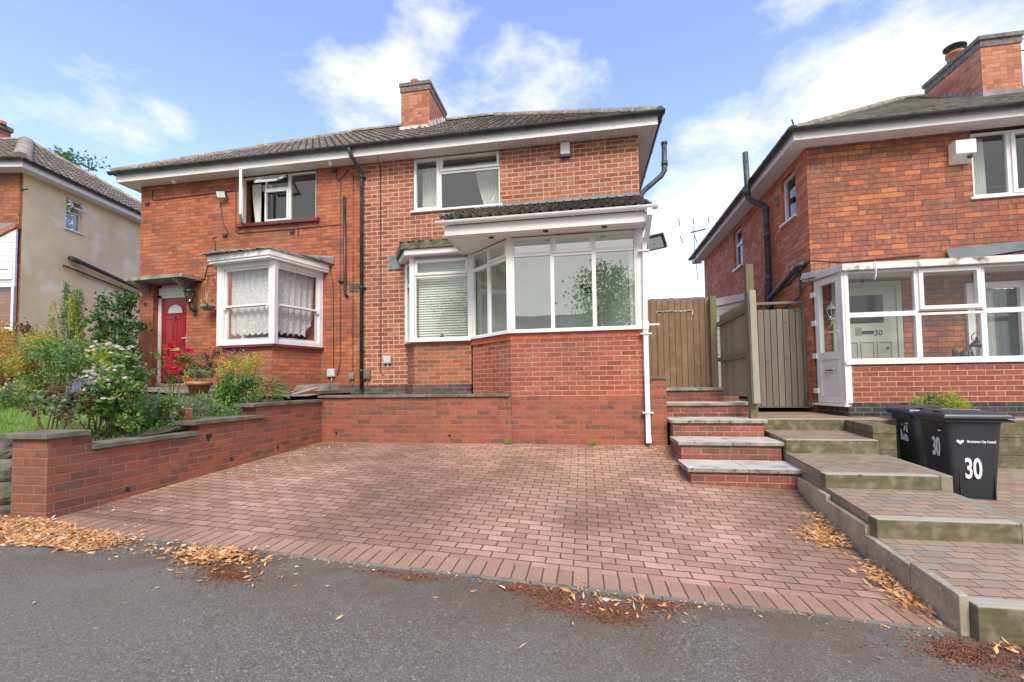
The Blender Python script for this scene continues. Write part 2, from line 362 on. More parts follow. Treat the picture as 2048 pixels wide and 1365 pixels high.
mottled('kerb_board', (.27, .235, .165), (.41, .37, .275), 4., .9, .4, 60., c3=(.42, .41, .36), s3=30.)
mottled('render_cream', (.72, .59, .36), (.84, .72, .48), 1.1, .9, .35, 120., c3=(.88, .82, .66), s3=1.7)
mottled('brick_plain', (.40, .10, .055), (.50, .15, .08), 9., .85, .3, 60.)
mottled('plaster_green', (.44, .46, .41), (.50, .52, .46), 2., .8, .1, 80.)
mottled('upvc', (.75, .76, .78), (.80, .81, .83), 1.7, .35, c3=(.70, .70, .70), s3=7.)
mottled('cap_brick', (.12, .105, .10), (.24, .20, .18), 14., .9, .4, 40.)
mottled('white_paint', (.74, .75, .77), (.80, .81, .83), 2.5, .5, .12, 40., c3=(.68, .67, .65), s3=12.)
mottled('white_stained', (.62, .62, .60), (.80, .80, .79), 3., .7, .2, 40., c3=(.12, .12, .09), s3=5.)
mottled('black_pipe', (.022, .024, .028), (.05, .052, .058), 5., .38, .1, 40.)
mottled('grey_pipe', (.035, .05, .055), (.09, .11, .12), 9., .5, .1, 40.)
mottled('lead', (.16, .18, .21), (.28, .31, .35), 3., .55, .25, 20.)
mottled('mossy_felt', (.07, .08, .045), (.17, .17, .12), 7., .95, .6, 40., c3=(.28, .27, .23), s3=20.)
mottled('red_door', (.28, .014, .024), (.33, .018, .03), 2., .33)
mottled('maroon', (.13, .022, .03), (.18, .035, .042), 6., .6)
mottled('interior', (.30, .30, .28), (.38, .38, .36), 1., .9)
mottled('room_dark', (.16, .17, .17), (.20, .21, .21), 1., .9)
mottled('frosted', (.42, .47, .48), (.58, .63, .64), 40., .25)
mottled('brass', (.55, .38, .14), (.62, .45, .2), 6., .35)
mottled('dark_glass', (.012, .02, .02), (.03, .04, .04), 3., .1)
mottled('terracotta', (.36, .13, .07), (.48, .2, .11), 5., .85, .3, 60., c3=(.40, .30, .22), s3=10.)
mottled('soil', (.055, .04, .028), (.12, .09, .06), 6., .95, .8, 40., bd=.02)
mottled('lawn_ground', (.09, .17, .03), (.14, .23, .05), 2.5, .95, .5, 60.)
mottled('bin_black', (.022, .025, .033), (.035, .04, .05), 2., .42, .25, 220., bd=.001)
mottled('bin_lid', (.028, .036, .045), (.045, .055, .065), 3., .33, .15, 150., bd=.001)
mottled('bin_lid_blue', (.025, .05, .115), (.04, .075, .16), 3., .30, .1, 150., bd=.001)
mottled('white_mark', (.72, .73, .78), (.82, .82, .86), 6., .5)
mottled('stone_dark', (.06, .06, .05), (.20, .19, .15), 4., .95, .8, 18., c3=(.10, .11, .05), s3=6., bd=.02)
mottled('pot_stone', (.18, .16, .13), (.30, .28, .24), 8., .9, .4, 50.)
mottled('door_cream', (.40, .43, .36), (.47, .50, .43), 2., .5)
mottled('curtain_cream', (.74, .74, .69), (.82, .82, .77), 3., .9)
mottled('curtain_dark', (.05, .09, .09), (.09, .14, .14), 3., .8)
mottled('black_metal', (.015, .015, .017), (.03, .03, .033), 6., .45)
mottled('alarm_cream', (.78, .79, .74), (.84, .84, .80), 3., .4)
mottled('alarm_blue', (.02, .035, .12), (.03, .05, .16), 3., .3)
mottled('meter_grey', (.50, .53, .60), (.58, .61, .68), 8., .5)
mottled('light_lens', (.72, .76, .80), (.86, .88, .9), 12., .2)
mottled('bark', (.07, .055, .035), (.15, .12, .08), 9., .9, .6, 40., bd=.01)
mottled('stem_green', (.07, .11, .03), (.12, .16, .05), 9., .7)
mottled('blue_leadwork', (.14, .165, .19), (.21, .235, .26), 3., .5, .2, 20.)
mottled('roof_tile', (.10, .083, .07), (.20, .168, .142), 3.2, .9, .6, 60., c3=(.34, .29, .24), s3=11., bd=.006)
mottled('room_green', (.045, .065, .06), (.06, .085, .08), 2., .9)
mottled('roof_tile_dark', (.03, .028, .025), (.08, .073, .062), 6., .9, .6, 60., c3=(.22, .18, .12), s3=14., bd=.006)
mottled('ridge_tile', (.20, .18, .14), (.36, .33, .27), 5., .9, .5, 50., c3=(.44, .40, .33), s3=8.)
mottled('ridge_mossy', (.17, .155, .125), (.29, .26, .21), 5., .9, .5, 50., c3=(.46, .38, .32), s3=9.)
t = NT('slate'); isl = t.island(); p = t.pos()
c = t.ramp(isl, [(0, (.17, .17, .16)), (.5, (.24, .24, .225)), (1, (.31, .305, .285))])
c = t.mix(t.ramp(t.noise(p, 2.2, 5.), [(.45, 0.), (.7, .7)]), c, (.27, .25, .20)); c = t.mix(t.ramp(t.noise(p, 5., 5.), [(.6, 0.), (.66, .85)]), c, (.055, .05, .025))
t.bsdf(c, .6, t.bump(t.noise(p, 60.), .3, .004)); MATS['slate'] = t.m
board('soffit', (.74, .72, .72), (.78, .76, .76), .1, 0, .006, gapc=.72)
board('soffit_y', (.74, .72, .72), (.78, .76, .76), .1, 1, .006, gapc=.72)
board('weatherboard', (.74, .75, .80), (.80, .81, .85), .15, 1, .008)
board('porch_ceiling', (.78, .76, .76), (.82, .80, .80), .1, 1, .005)
wood('wood_brown', (.225, .14, .085), (.315, .208, .133), (.29, .215, .155), moss=(.17, .15, .08), mossf=.2)
wood('wood_grey', (.20, .168, .142), (.31, .265, .23), None, moss=(.17, .18, .12), mossf=.2)
wood('wood_side', (.22, .19, .145), (.32, .28, .22), None, moss=(.17, .17, .10), mossf=.25)
wood('wood_green', (.15, .13, .08), (.23, .205, .135), None, moss=(.15, .16, .065), mossf=.5)
wood('wood_pale', (.34, .325, .26), (.45, .43, .36), None, moss=(.25, .26, .17), mossf=.4)
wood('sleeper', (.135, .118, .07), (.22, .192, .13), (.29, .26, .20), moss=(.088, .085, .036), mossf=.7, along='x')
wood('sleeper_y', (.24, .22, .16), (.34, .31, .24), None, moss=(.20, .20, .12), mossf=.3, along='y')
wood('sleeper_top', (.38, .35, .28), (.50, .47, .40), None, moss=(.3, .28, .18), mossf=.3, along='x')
glass('glass', .13); glass('glass_porch', .32, (.80, .87, .83)); glass('glass_dark', .11, (.75, .82, .82)); glass('glass_clear', .06, (.95, .97, .97))
leafy('leaf_green', [(.08, .19, .035), (.14, .28, .055), (.22, .38, .09), (.34, .48, .17)], trans=.45)
leafy('leaf_dark', [(.045, .11, .035), (.075, .17, .05), (.12, .24, .08), (.24, .34, .17)], rough=.36, trans=.3)
leafy('leaf_grey_green', [(.14, .25, .11), (.22, .34, .17), (.34, .45, .27), (.24, .32, .12)], trans=.45)
leafy('leaf_lime', [(.26, .44, .06), (.40, .56, .10), (.58, .62, .12), (.68, .58, .12)], trans=.45)
leafy('leaf_gold', [(.50, .28, .05), (.66, .44, .08), (.76, .58, .12), (.58, .36, .09), (.42, .42, .08)], trans=.4)
leafy('leaf_bronze', [(.12, .05, .035), (.20, .08, .05), (.10, .09, .04), (.16, .12, .06)])
leafy('leaf_purple', [(.10, .035, .05), (.06, .06, .03), (.14, .05, .07), (.08, .09, .04)])
leafy('petal_pink', [(.90, .72, .76), (.92, .84, .82), (.90, .86, .74), (.93, .90, .88)], trans=.4)
leafy('petal_red', [(.80, .008, .05), (.88, .015, .12), (.92, .04, .22)], trans=.3)
leafy('petal_yellow', [(.85, .72, .12), (.88, .80, .3)], trans=.2)
leafy('petal_violet', [(.30, .22, .45), (.42, .34, .55)], trans=.2)
leafy('petal_mauve', [(.70, .45, .62), (.8, .6, .75)], trans=.2)
leafy('grass_blade', [(.16, .32, .04), (.24, .44, .06), (.32, .52, .09), (.42, .50, .16)], trans=.4)
leafy('dead_leaf', [(.72, .32, .10), (.82, .44, .17), (.86, .56, .27), (.88, .66, .40), (.50, .22, .09), (.80, .55, .30)], rough=.7, trans=.25)
leafy('petal_white', [(.75, .73, .68), (.82, .76, .70)], trans=.15)
leafy('straw', [(.55, .42, .22), (.66, .52, .3), (.48, .34, .18)], rough=.8, trans=.1)
# tarmac with chippings, and litter staining with its own shape near the block edge
t = NT('tarmac'); p = t.pos(); X = t.sep(p)
ag = t.n('ShaderNodeTexVoronoi'); t.put(ag, 'Vector', p); t.put(ag, 'Scale', 150.)
c = t.ramp(t.sep(ag.outputs['Color'])[0], [(0, (.085, .080, .066)), (.45, (.138, .131, .110)), (.8, (.172, .165, .138)), (.96, (.215, .207, .176)), (1, (.36, .35, .30))])
c = t.mix(t.ramp(t.noise(p, .8, 5., .6), [(.35, 0.), (.7, .6)]), c, (.165, .155, .128))
edge = t.n('ShaderNodeMapRange'); t.put(edge, 0, X[1]); t.put(edge, 1, 1.9); t.put(edge, 2, 2.85)
c = t.mix(t.math('MULTIPLY', edge.outputs[0], t.ramp(t.noise(p, 2.4, 5., .65), [(.40, 0.), (.60, .85)])), c, (.125, .085, .055))
c = t.mix(t.math('MULTIPLY', t.ramp(t.noise(p, 26., 3.), [(.66, 0.), (.72, 1.)]), .2), c, (.30, .24, .18))
t.bsdf(c, .82, t.bump(t.sep(ag.outputs['Color'])[1], .75, .004), Specular_IOR_Level=.35); MATS['tarmac'] = t.m
# lace
t = NT('lace'); p = t.pos(); uv = t.uv()
v1 = t.n('ShaderNodeTexVoronoi'); t.put(v1, 'Vector', uv); t.put(v1, 'Scale', 16.)
v2 = t.n('ShaderNodeTexVoronoi'); t.put(v2, 'Vector', uv); t.put(v2, 'Scale', 75.)
a = t.math('MAXIMUM', t.ramp(v1.outputs['Distance'], [(.30, 1.), (.36, .25)]), t.ramp(v2.outputs['Distance'], [(.35, .55), (.55, .9)]))
b = t.n('ShaderNodeBsdfDiffuse'); t.put(b, 0, (.88, .88, .9, 1)); tl = t.n('ShaderNodeBsdfTranslucent'); t.put(tl, 0, (.8, .8, .82, 1))
m0 = t.n('ShaderNodeMixShader'); t.put(m0, 0, .3); t.t.links.new(b.outputs[0], m0.inputs[1]); t.t.links.new(tl.outputs[0], m0.inputs[2])
tr = t.n('ShaderNodeBsdfTransparent'); m1 = t.n('ShaderNodeMixShader'); t.put(m1, 0, a); t.t.links.new(tr.outputs[0], m1.inputs[1]); t.t.links.new(m0.outputs[0], m1.inputs[2])
t.t.links.new(m1.outputs[0], t.out.inputs[0]); MATS['lace'] = t.m
M = MATS
# ---------------------------------------------------------------- world and light
SUN_EL, SUN_AZ = 46., 163.
w = bpy.data.worlds.new("World"); SC.world = w; w.use_nodes = True; nt = w.node_tree; nt.nodes.clear()
class WN(NT):
    def __init__(s): s.t = nt
wn = WN(); out = wn.n('ShaderNodeOutputWorld'); bg = wn.n('ShaderNodeBackground')
sky = wn.n('ShaderNodeTexSky', sky_type='NISHITA'); sky.sun_disc = False; sky.sun_elevation = math.radians(SUN_EL); sky.sun_rotation = math.radians(SUN_AZ)
sky.air_density = 1.0; sky.dust_density = .6; sky.ozone_density = 2.5
d = wn.n('ShaderNodeTexCoord').outputs['Generated']; S = wn.sep(d)
zc = wn.math('MAXIMUM', S[2], .0); k = wn.math('ADD', zc, .28)
mp = wn.n('ShaderNodeMapping'); wn.put(mp, 0, d); wn.put(mp, 1, (1.9, .35, .7)); wn.put(mp, 3, (1., 1., 1.9))
n1 = wn.noise(mp.outputs[0], 4.2, 10., .60, .15); n2 = wn.noise(mp.outputs[0], .55, 3., .5)
cl = wn.math('ADD', wn.math('MULTIPLY', n1, .72), wn.math('MULTIPLY', n2, .38))
hz = wn.n('ShaderNodeMapRange'); wn.put(hz, 0, S[2]); wn.put(hz, 1, .62); wn.put(hz, 2, .12); wn.put(hz, 3, -.075); wn.put(hz, 4, .16)
xr_ = wn.n('ShaderNodeMapRange'); wn.put(xr_, 0, S[0]); wn.put(xr_, 1, -.75); wn.put(xr_, 2, .75); wn.put(xr_, 3, -.055); wn.put(xr_, 4, .045)
back = wn.n('ShaderNodeMapRange'); wn.put(back, 0, S[1]); wn.put(back, 1, .15); wn.put(back, 2, -.45); wn.put(back, 3, 0.); wn.put(back, 4, .24)  # unseen cloud added behind the camera to neutralise the blue ambient light
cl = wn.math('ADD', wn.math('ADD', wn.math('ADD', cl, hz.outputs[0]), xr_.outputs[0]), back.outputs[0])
for (bx, by, rad, amt) in BLOBS:
    bd = ((bx - CX) / F * CR - (by - CY) / F * CU + CW).normalized()
    dp = wn.n('ShaderNodeVectorMath', operation='DOT_PRODUCT'); wn.put(dp, 0, d); dp.inputs[1].default_value = tuple(bd)
    mr = wn.n('ShaderNodeMapRange', interpolation_type='SMOOTHSTEP'); wn.put(mr, 0, dp.outputs['Value']); wn.put(mr, 1, math.cos(math.radians(rad))); wn.put(mr, 2, 1.); wn.put(mr, 3, 0.); wn.put(mr, 4, amt)
    cl = wn.math('ADD', cl, mr.outputs[0])
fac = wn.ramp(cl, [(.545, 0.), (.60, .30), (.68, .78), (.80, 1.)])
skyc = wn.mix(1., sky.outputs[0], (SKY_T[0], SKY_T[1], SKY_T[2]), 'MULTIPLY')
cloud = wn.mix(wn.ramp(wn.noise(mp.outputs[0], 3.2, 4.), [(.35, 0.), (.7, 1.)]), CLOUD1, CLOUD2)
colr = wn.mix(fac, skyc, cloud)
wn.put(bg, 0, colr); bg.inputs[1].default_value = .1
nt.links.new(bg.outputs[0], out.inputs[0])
sd = bpy.data.lights.new("sun", 'SUN'); sd.energy = 1.7; sd.angle = math.radians(24); sd.color = (1, .90, .76)
so = bpy.data.objects.new("sun", sd); COL.objects.link(so); so.location = (0, -10, 30)
# sky's sun_rotation is clockwise from +Y
az = math.radians(SUN_AZ); el = math.radians(SUN_EL)
sdir = Vector((math.sin(az) * math.cos(el), math.cos(az) * math.cos(el), math.sin(el)))
so.rotation_euler = sdir.to_track_quat('Z', 'Y').to_euler()
SC.view_settings.view_transform = 'Standard'; SC.view_settings.look = 'None'; SC.view_settings.exposure = EXPO; SC.view_settings.gamma = 1.
SC.view_settings.use_curve_mapping = False
SC.cycles.max_bounces = 7; SC.cycles.diffuse_bounces = 4; SC.cycles.transparent_max_bounces = 24; SC.cycles.glossy_bounces = 4
SC.cycles.use_denoising = True
SC.cycles.sample_clamp_indirect = 6.
# ---------------------------------------------------------------- roofs
def roof_slope(parent, A, B, C, D, mat, kind='tile', name='roof', rows=None, rowh=.30, per=.30, amp=.028, off=0.):
    """A,B eaves left/right, C,D upper right/left (C over B). Tiled courses are real relief."""
    A, B, C, D = map(Vector, (A, B, C, D)); n = (B - A).cross(D - A); n.normalize()
    if n.z < 0: n = -n
    e = (B - A); L = e.length; e = e / L; up = n.cross(e)
    if up.z < 0: up = -up
    H = (D - A).dot(up); rows = rows or max(1, int(round(H / rowh))); rh = H / rows
    aD, aC = (D - A).dot(e), (C - A).dot(e)
    mb = MB(); under = MB()
    for r in range(rows):
        v0, v1 = r * rh, (r + 1) * rh
        ul0, ur0 = aD * v0 / H, L + (aC - L) * v0 / H
        ul1, ur1 = aD * v1 / H, L + (aC - L) * v1 / H
        if kind == 'slate':
            wdt = .26; ul, ur = ul0, ur0; k0 = math.floor(ul / wdt) - 1; k1 = math.ceil(ur / wdt) + 1
            for k in range(k0, k1):
                x0 = (k + (.5 if r % 2 else 0)) * wdt + .003; x1 = x0 + wdt - .006; jz = rr(-.002, .003)
                def cl(x, v): lo = aD * v / H; hi = L + (aC - L) * v / H; return min(max(x, lo), hi)
                if cl(x1, v0) - cl(x0, v0) < .01: continue
                P = [A + e * cl(x0, v0) + up * v0 + n * (.020 + jz), A + e * cl(x1, v0) + up * v0 + n * (.020 + jz),
                     A + e * cl(x1, v1) + up * (v1 + .02) + n * (.006), A + e * cl(x0, v1) + up * (v1 + .02) + n * .006]
                mb.face(P); mb.face([P[0], P[1], P[1] - n * .014, P[0] - n * .014])
        else:
            st = per / 8; k0 = int(math.floor(ul0 / st)); k1 = int(math.ceil(ur0 / st))
            rowj = [rr(-.006, .006) for _ in range(int(L / per) + 8)]
            g0 = []; g1 = []; g2 = []
            for k in range(k0, k1 + 1):
                x = k * st; ph = (x / per + off) % 1.
                h = amp * (1. if ph < .001 else 1) * (max(0, math.cos((ph - .25) * 2 * math.pi)) ** .6) + (.006 if ph > .5 else 0)
                j = rowj[int(x / per) % len(rowj)]
                xa = min(max(x, ul0), ur0); xb = min(max(x, ul1), ur1)
                g0.append(A + e * xa + up * (v0 + j) + n * (h * .75))
                g1.append(A + e * xa + up * (v0 + j) + n * (h + .030))
                g2.append(A + e * xb + up * (v1 + .01) + n * (h + .004))
            mb.smooth_grid = False; mb.grid([g0, g1]); mb.grid([g1, g2])
    mb.face([A - n * .01, B - n * .01, C - n * .01, D - n * .01])
    return mb.build(name, M[mat], parent, fixn=False)
def ridge_line(mb, a, b, r=.11, seg=.42):
    a, b = Vector(a), Vector(b); n = max(1, int((b - a).length / seg)); t = (b - a).normalized(); s = t.cross(Vector((0, 0, 1))); s.normalize(); u = s.cross(t)
    for i in range(n):
        p0 = a + (b - a) * (i / n); p1 = a + (b - a) * ((i + 1.04) / n); q0 = r * rr(.97, 1.03); q1 = q0 * .97
        R0 = [p0 + s * math.cos(k) * q0 * 1.1 + u * (math.sin(k) * q0 - .02) for k in [math.pi * j / 8 for j in range(9)]]
        R1 = [p1 + s * math.cos(k) * q1 * 1.1 + u * (math.sin(k) * q1 - .02) for k in [math.pi * j / 8 for j in range(9)]]
        mb.grid([R0, R1]); mb.face(R0)
def gutter(mb, path, r=.058, bracket=1.05):
    """half round gutter along level path with brackets"""
    path = [Vector(p) for p in path]
    for a, b in zip(path, path[1:]):
        t = (b - a).normalized(); s = Vector((t.y, -t.x, 0)); Z = Vector((0, 0, 1))
        ks = [math.pi + math.pi * j / 8 for j in range(9)]
        for q in (r, r * .88):
            mb.grid([[a + s * math.cos(k) * q + Z * math.sin(k) * q for k in ks], [b + s * math.cos(k) * q + Z * math.sin(k) * q for k in ks]])
        L = (b - a).length; m = max(1, int(L / bracket))
        for i in range(m + 1):
            c = a + (b - a) * min(max((i + .3) / (m + .6), .01), .99)
            q = r * 1.13; A_ = [c - t * .014 + s * math.cos(k) * q + Z * math.sin(k) * q for k in ks]; B_ = [p + t * .028 for p in A_]
            mb.grid([A_, B_]); mb.grid([A_, [c - t * .014 + s * math.cos(k) * r + Z * math.sin(k) * r for k in ks]])
def offset_path(pts, f, d): return pts

# ================================================================ the pair of semis: two houses either side of the party line
YF = 8.0; XP = -4.43; SOF = 6.02; XL, XR = -9.73, 1.06; DEP = 6.6; OV = .28; PIT_ = .72
FM = Fr(0, YF, 0)
ex0, ex1, ey0, ey1 = XL - OV - .06, XR + OV + .06, YF - OV - .06, YF + DEP + OV
ez = 6.20; hw = (ey1 - ey0) / 2; rz = ez + hw * PIT_; ry = ey0 + hw
N_HOLES = [(-7.18, -5.42, 4.97, SOF + .1), (-6.86, -5.62, 2.30, 3.86)]
M_HOLES = [(-3.29, -1.53, 4.95, 6.01), (-3.12, -1.95, 2.36, 3.84), (-.55, .30, 1.6, 3.62)]
hn = thing('brick_house', (-7.1, 8, 1.4), "orange brick semi-detached house with maroon front door, lace curtained bay and open upstairs window", 'house')
hm = thing('brick_house', (-1.7, 8, 1.3), "pale-pointed brick semi-detached house with white glazed corner porch over the block paved drive", 'house')
# neighbour walls
DN = (-9.36, -8.50, 1.55, 3.78)
mb = MB(); wall_holes(mb, FM, XL, XP, 1.2, SOF + .12, [DN] + N_HOLES, th=.28)
mb.face([(XL, YF, .8), (XL, YF + DEP, .8), (XL, YF + DEP, SOF + .1), (XL, YF, SOF + .1)])
mb.face([(XL, YF + DEP, .8), (XP, YF + DEP, .8), (XP, YF + DEP, SOF + .1), (XL, YF + DEP, SOF + .1)])
mb.build('wall', M['brick_neighbour'], hn, fixn=False)
mb = MB(); wall_holes(mb, FM, XP, XR, 1.2, SOF + .12, M_HOLES, th=.28)
mb.face([(XR, YF, .5), (XR, YF + DEP, .5), (XR, YF + DEP, SOF + .1), (XR, YF, SOF + .1)])
mb.face([(XP, YF + DEP, .5), (XR, YF + DEP, .5), (XR, YF + DEP, SOF + .1), (XP, YF + DEP, SOF + .1)])
mb.build('wall', M['brick_main'], hm, fixn=False)
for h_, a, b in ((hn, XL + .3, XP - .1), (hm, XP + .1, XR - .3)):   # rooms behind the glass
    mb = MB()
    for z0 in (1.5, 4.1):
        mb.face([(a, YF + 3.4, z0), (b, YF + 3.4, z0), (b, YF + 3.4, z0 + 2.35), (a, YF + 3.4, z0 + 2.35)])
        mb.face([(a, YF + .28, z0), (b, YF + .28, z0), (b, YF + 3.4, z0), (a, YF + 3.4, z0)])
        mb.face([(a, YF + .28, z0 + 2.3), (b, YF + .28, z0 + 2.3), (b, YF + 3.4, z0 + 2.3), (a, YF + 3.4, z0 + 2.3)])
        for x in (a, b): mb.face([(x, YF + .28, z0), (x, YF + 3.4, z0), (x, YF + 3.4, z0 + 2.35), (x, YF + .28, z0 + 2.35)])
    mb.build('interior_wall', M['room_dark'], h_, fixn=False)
# plinths
mb = MB(); mb.fbox(FM, XL, XP - .003, .0, .012, 1.1, 1.52)
mb.build('plinth', M['brick_plinth_dark'], hn)
mb = MB(); mb.fbox(FM, XP + .003, -3.46, .0, .012, 1.1, 1.50); mb.build('plinth', M['brick_plinth_dark'], hm)
# roof, split at the party line
for h_, a, b in ((hn, ex0, XP), (hm, XP, ex1)):
    lh, rh_ = (a == ex0), (b == ex1)
    A = (a, ey0, ez); B = (b, ey0, ez); C = (b - (hw if rh_ else 0), ry, rz); D = (a + (hw if lh else 0), ry, rz)
    roof_slope(h_, A, B, C, D, 'roof_tile', per=.165, rowh=.30, amp=.024)
    mb = MB(); mb.face([(a, ey1, ez), (b, ey1, ez), C, D])
    if lh: mb.face([(a, ey0, ez), (a, ey1, ez), D])
    if rh_: mb.face([(b, ey0, ez), (b, ey1, ez), C])
    mb.build('roof_back', M['roof_tile'], h_, fixn=False)
    mb = MB(); ridge_line(mb, D, C, .12)
    if lh: ridge_line(mb, A, D, .115)
    if rh_: ridge_line(mb, B, C, .115); ridge_line(mb, (b, ey1, ez), C, .115)
    mb.build('ridge_tiles', M['ridge_mossy'], h_, fixn=False)
    x0, x1 = (XL - OV if lh else XP), (XR + OV if rh_ else XP)
    sb = MB(); sb.face([(x0, YF - OV, SOF), (x1, YF - OV, SOF), (x1, YF + .02, SOF), (x0, YF + .02, SOF)])
    sb.build('soffit', M['soffit'], h_, fixn=False)
    sb = MB()
    if lh: sb.face([(x0, YF + .02, SOF), (XL, YF + .02, SOF), (XL, YF + DEP, SOF), (x0, YF + DEP, SOF)])
    if rh_: sb.face([(XR, YF + .02, SOF), (x1, YF + .02, SOF), (x1, YF + DEP, SOF), (XR, YF + DEP, SOF)])
    sb.build('soffit_return', M['soffit_y'], h_, fixn=False)
    fb = MB(); fb.box(x0 - (.02 if lh else 0), x1 + (.02 if rh_ else 0), YF - OV - .022, YF - OV, SOF - .012, SOF + .17)
    if lh: fb.box(x0 - .02, x0, YF - OV, YF + DEP, SOF - .012, SOF + .17)
    if rh_: fb.box(x1, x1 + .02, YF - OV, YF + DEP, SOF - .012, SOF + .17)
    fb.build('fascia', M['white_paint'], h_)
    gb = MB(); gy = YF - OV - .085; gz = 6.205
    if lh: gutter(gb, [(ex0 - .06, gy, gz), (XP, gy, gz)])
    else:
        gutter(gb, [(XP, gy, gz), (ex1 + .07, gy, gz)])
        gutter(gb, [(ex1 + .01, gy - .04, gz), (ex1 + .01, YF + DEP, gz)])
    gb.build('gutter', M['black_pipe'], h_, fixn=False)
# chimney on the party line
cx0, cx1 = -4.38, -3.64
mb = MB(); mb.box(cx0, cx1, 9.9, 11.15, 7.3, 8.80); mb.build('chimney', M['brick_chimney'], hm)
chim = [c for c in hm.children if c.name.startswith('chimney')][0]
mb = MB(); mb.box(cx0 - .02, cx1 + .02, 9.88, 11.17, 8.80, 8.93); mb.box(cx0 - .04, cx1 + .04, 9.86, 11.19, 8.935, 9.02); mb.build('chimney_cap', M['cap_brick'], chim)
mb = MB(); mb.lathe((-4.08, 10.1, 9.0), [(.12, 0), (.12, .10), (.135, .12), (.13, .18), (.10, .21), (.0, .22)]); mb.build('chimney_pot', M['terracotta'], chim); mb = MB(); mb.lathe((-3.95, 10.8, 9.0), [(.12, 0), (.12, .12), (.10, .16), (.0, .17)]); mb.build('chimney_pot', M['terracotta'], chim)
mb = MB()
for i in range(9):
    y = 9.9 + i * .14; z = ez + (y - ey0) * PIT_ + .04; mb.box(cx1, cx1 + .012, y, y + .10, z, z + .16)
mb.box(cx0 - .03, cx1 + .03, 9.86, 9.9, ez + (9.88 - ey0) * PIT_ - .02, ez + (9.88 - ey0) * PIT_ + .1)
mb.build('flashing', M['white_stained'], chim)
# ---- main house windows
w1 = window(hm, FM, -3.29, -1.53, 4.95, 6.01, [(0, .31, 0, 1, 1), (.31, 1, .70, 1, 1), (.31, 1, 0, .70, 0)], d=-.03, sd=.05)
mb = MB()
def curtain(mb, f, u0, u1, z0, z1, d, folds=7, sw=.0, amp=.03):
    P = []
    for i in range(13):
        t = i / 12; z = z1 + (z0 - z1) * t; row = []
        for j in range(folds * 6 + 1):
            s = j / (folds * 6); uu = u0 + (u1 - u0) * s
            if sw: uu = uu + sw * (t ** 1.6) * (s if sw < 0 else (1 - s))
            row.append(f.p(uu, d + amp * math.sin(s * folds * 2 * math.pi + t * .8), z))
        P.append(row)
    mb.smooth_grid = True; mb.grid(P)
curtain(mb, FM, -3.22, -2.80, 4.98, 5.98, -.34, 6); mb.build('curtain', M['curtain_cream'], w1, fixn=False); mb = MB(); curtain(mb, FM, -2.10, -1.58, 4.98, 5.98, -.34, 8, .22)
mb.build('curtain', M['curtain_cream'], w1, fixn=False)
mb = MB()
for k in range(26):
    a = rr(-1, 1); mb.tube([FM.p(-1.72, -.16, 4.99), FM.p(-1.72 + a * .07, -.16 + rr(-.03, .03), 5.12 + rr(0, .08))], .004, 4)
    c = FM.p(-1.72 + a * .08, -.16 + rr(-.03, .03), 5.13 + rr(0, .1)); mb.lathe(c, [(0, -.012), (.014, 0), (0, .012)], 6)
mb.build('dried_flowers', M['curtain_cream'], w1, fixn=False)
# ---- bay of the main house
BZ = 2.34; BT = 3.84
bw = MB(); bay = [(-3.45, 8.0), (-3.16, 7.6), (-2.02, 7.6), (-2.02, 8.0)]
bw.prism([(-3.42, 8.0), (-3.13, 7.63), (-2.03, 7.63), (-2.03, 8.0)], 1.25, BZ - .03); bw.build('bay_wall', M['brick_bay_base'], hm)
mb = MB(); mb.prism([(-3.46, 8.0), (-3.155, 7.605), (-2.03, 7.605), (-2.03, 8.0)], 1.2, 1.5); mb.build('bay_plinth', M['brick_plinth_dark'], hm)
fB, LB = frpts((-3.16, 7.6), (-2.02, 7.6))
window(hm, fB, 0.05, LB - .03, BZ, BT, [(0, 1, .79, 1, 1), (0, 1, 0, .79, 0)], d=0., sill=False)
fS, LS = frpts((-3.45, 8.0), (-3.16, 7.6))
window(hm, fS, 0.02, LS - .03, BZ, BT, [(0, 1, .72, 1, 0), (0, 1, 0, .72, 0)], d=0., sill=False)
mb = MB()
for (x, y) in ((-3.16, 7.6), (-2.02, 7.6)): mb.prism([(x - .045, y - .01), (x + .045, y - .01), (x + .045, y + .07), (x - .045, y + .07)], BZ - .02, BT + .06)
mb.prism([(-3.46, 7.99), (-3.45, 7.95), (-3.40, 7.95), (-3.40, 8.0)], BZ, BT + .05)
mb.prism([(-3.50, 8.0), (-3.20, 7.54), (-2.02, 7.54), (-2.02, 8.0)], BZ - .05, BZ - .004); mb.build('bay_frame', M['upvc'], hm)
mb = MB(); mb.prism([(-3.60, 8.0), (-3.24, 7.44), (-1.99, 7.44), (-1.99, 8.0)], BT + .055, BT + .16); mb.build('bay_fascia', M['porch_ceiling'], hm)
mb = MB(); mb.prism([(-3.66, 8.0), (-3.29, 7.40), (-1.99, 7.40), (-1.99, 8.0)], BT + .163, BT + .30)
for i in range(60): x = rr(-3.3, -2.0); mb.lathe((x, 7.41 + rr(0, .1), BT + .30), [(rr(.02, .05), -.01), (rr(.01, .03), rr(.005, .02)), (0, .02)], 6)
mb.build('bay_roof', M['mossy_felt'], hm, fixn=False)
mb = MB(); mb.box(-3.80, -3.55, 7.975, 7.999, 3.80, 4.08); mb.build('flashing', M['blue_leadwork'], hm)
mb = MB()
for i in range(31): z = BT - .06 - i * .047; mb.hexa([FM.p(-3.08, .26, z), FM.p(-2.08, .26, z), FM.p(-2.08, .235, z + .042), FM.p(-3.08, .235, z + .042), FM.p(-3.08, .263, z + .003), FM.p(-2.08, .263, z + .003), FM.p(-2.08, .238, z + .045), FM.p(-3.08, .238, z + .045)])
mb.build('blind', M['curtain_cream'], hm, fixn=False)
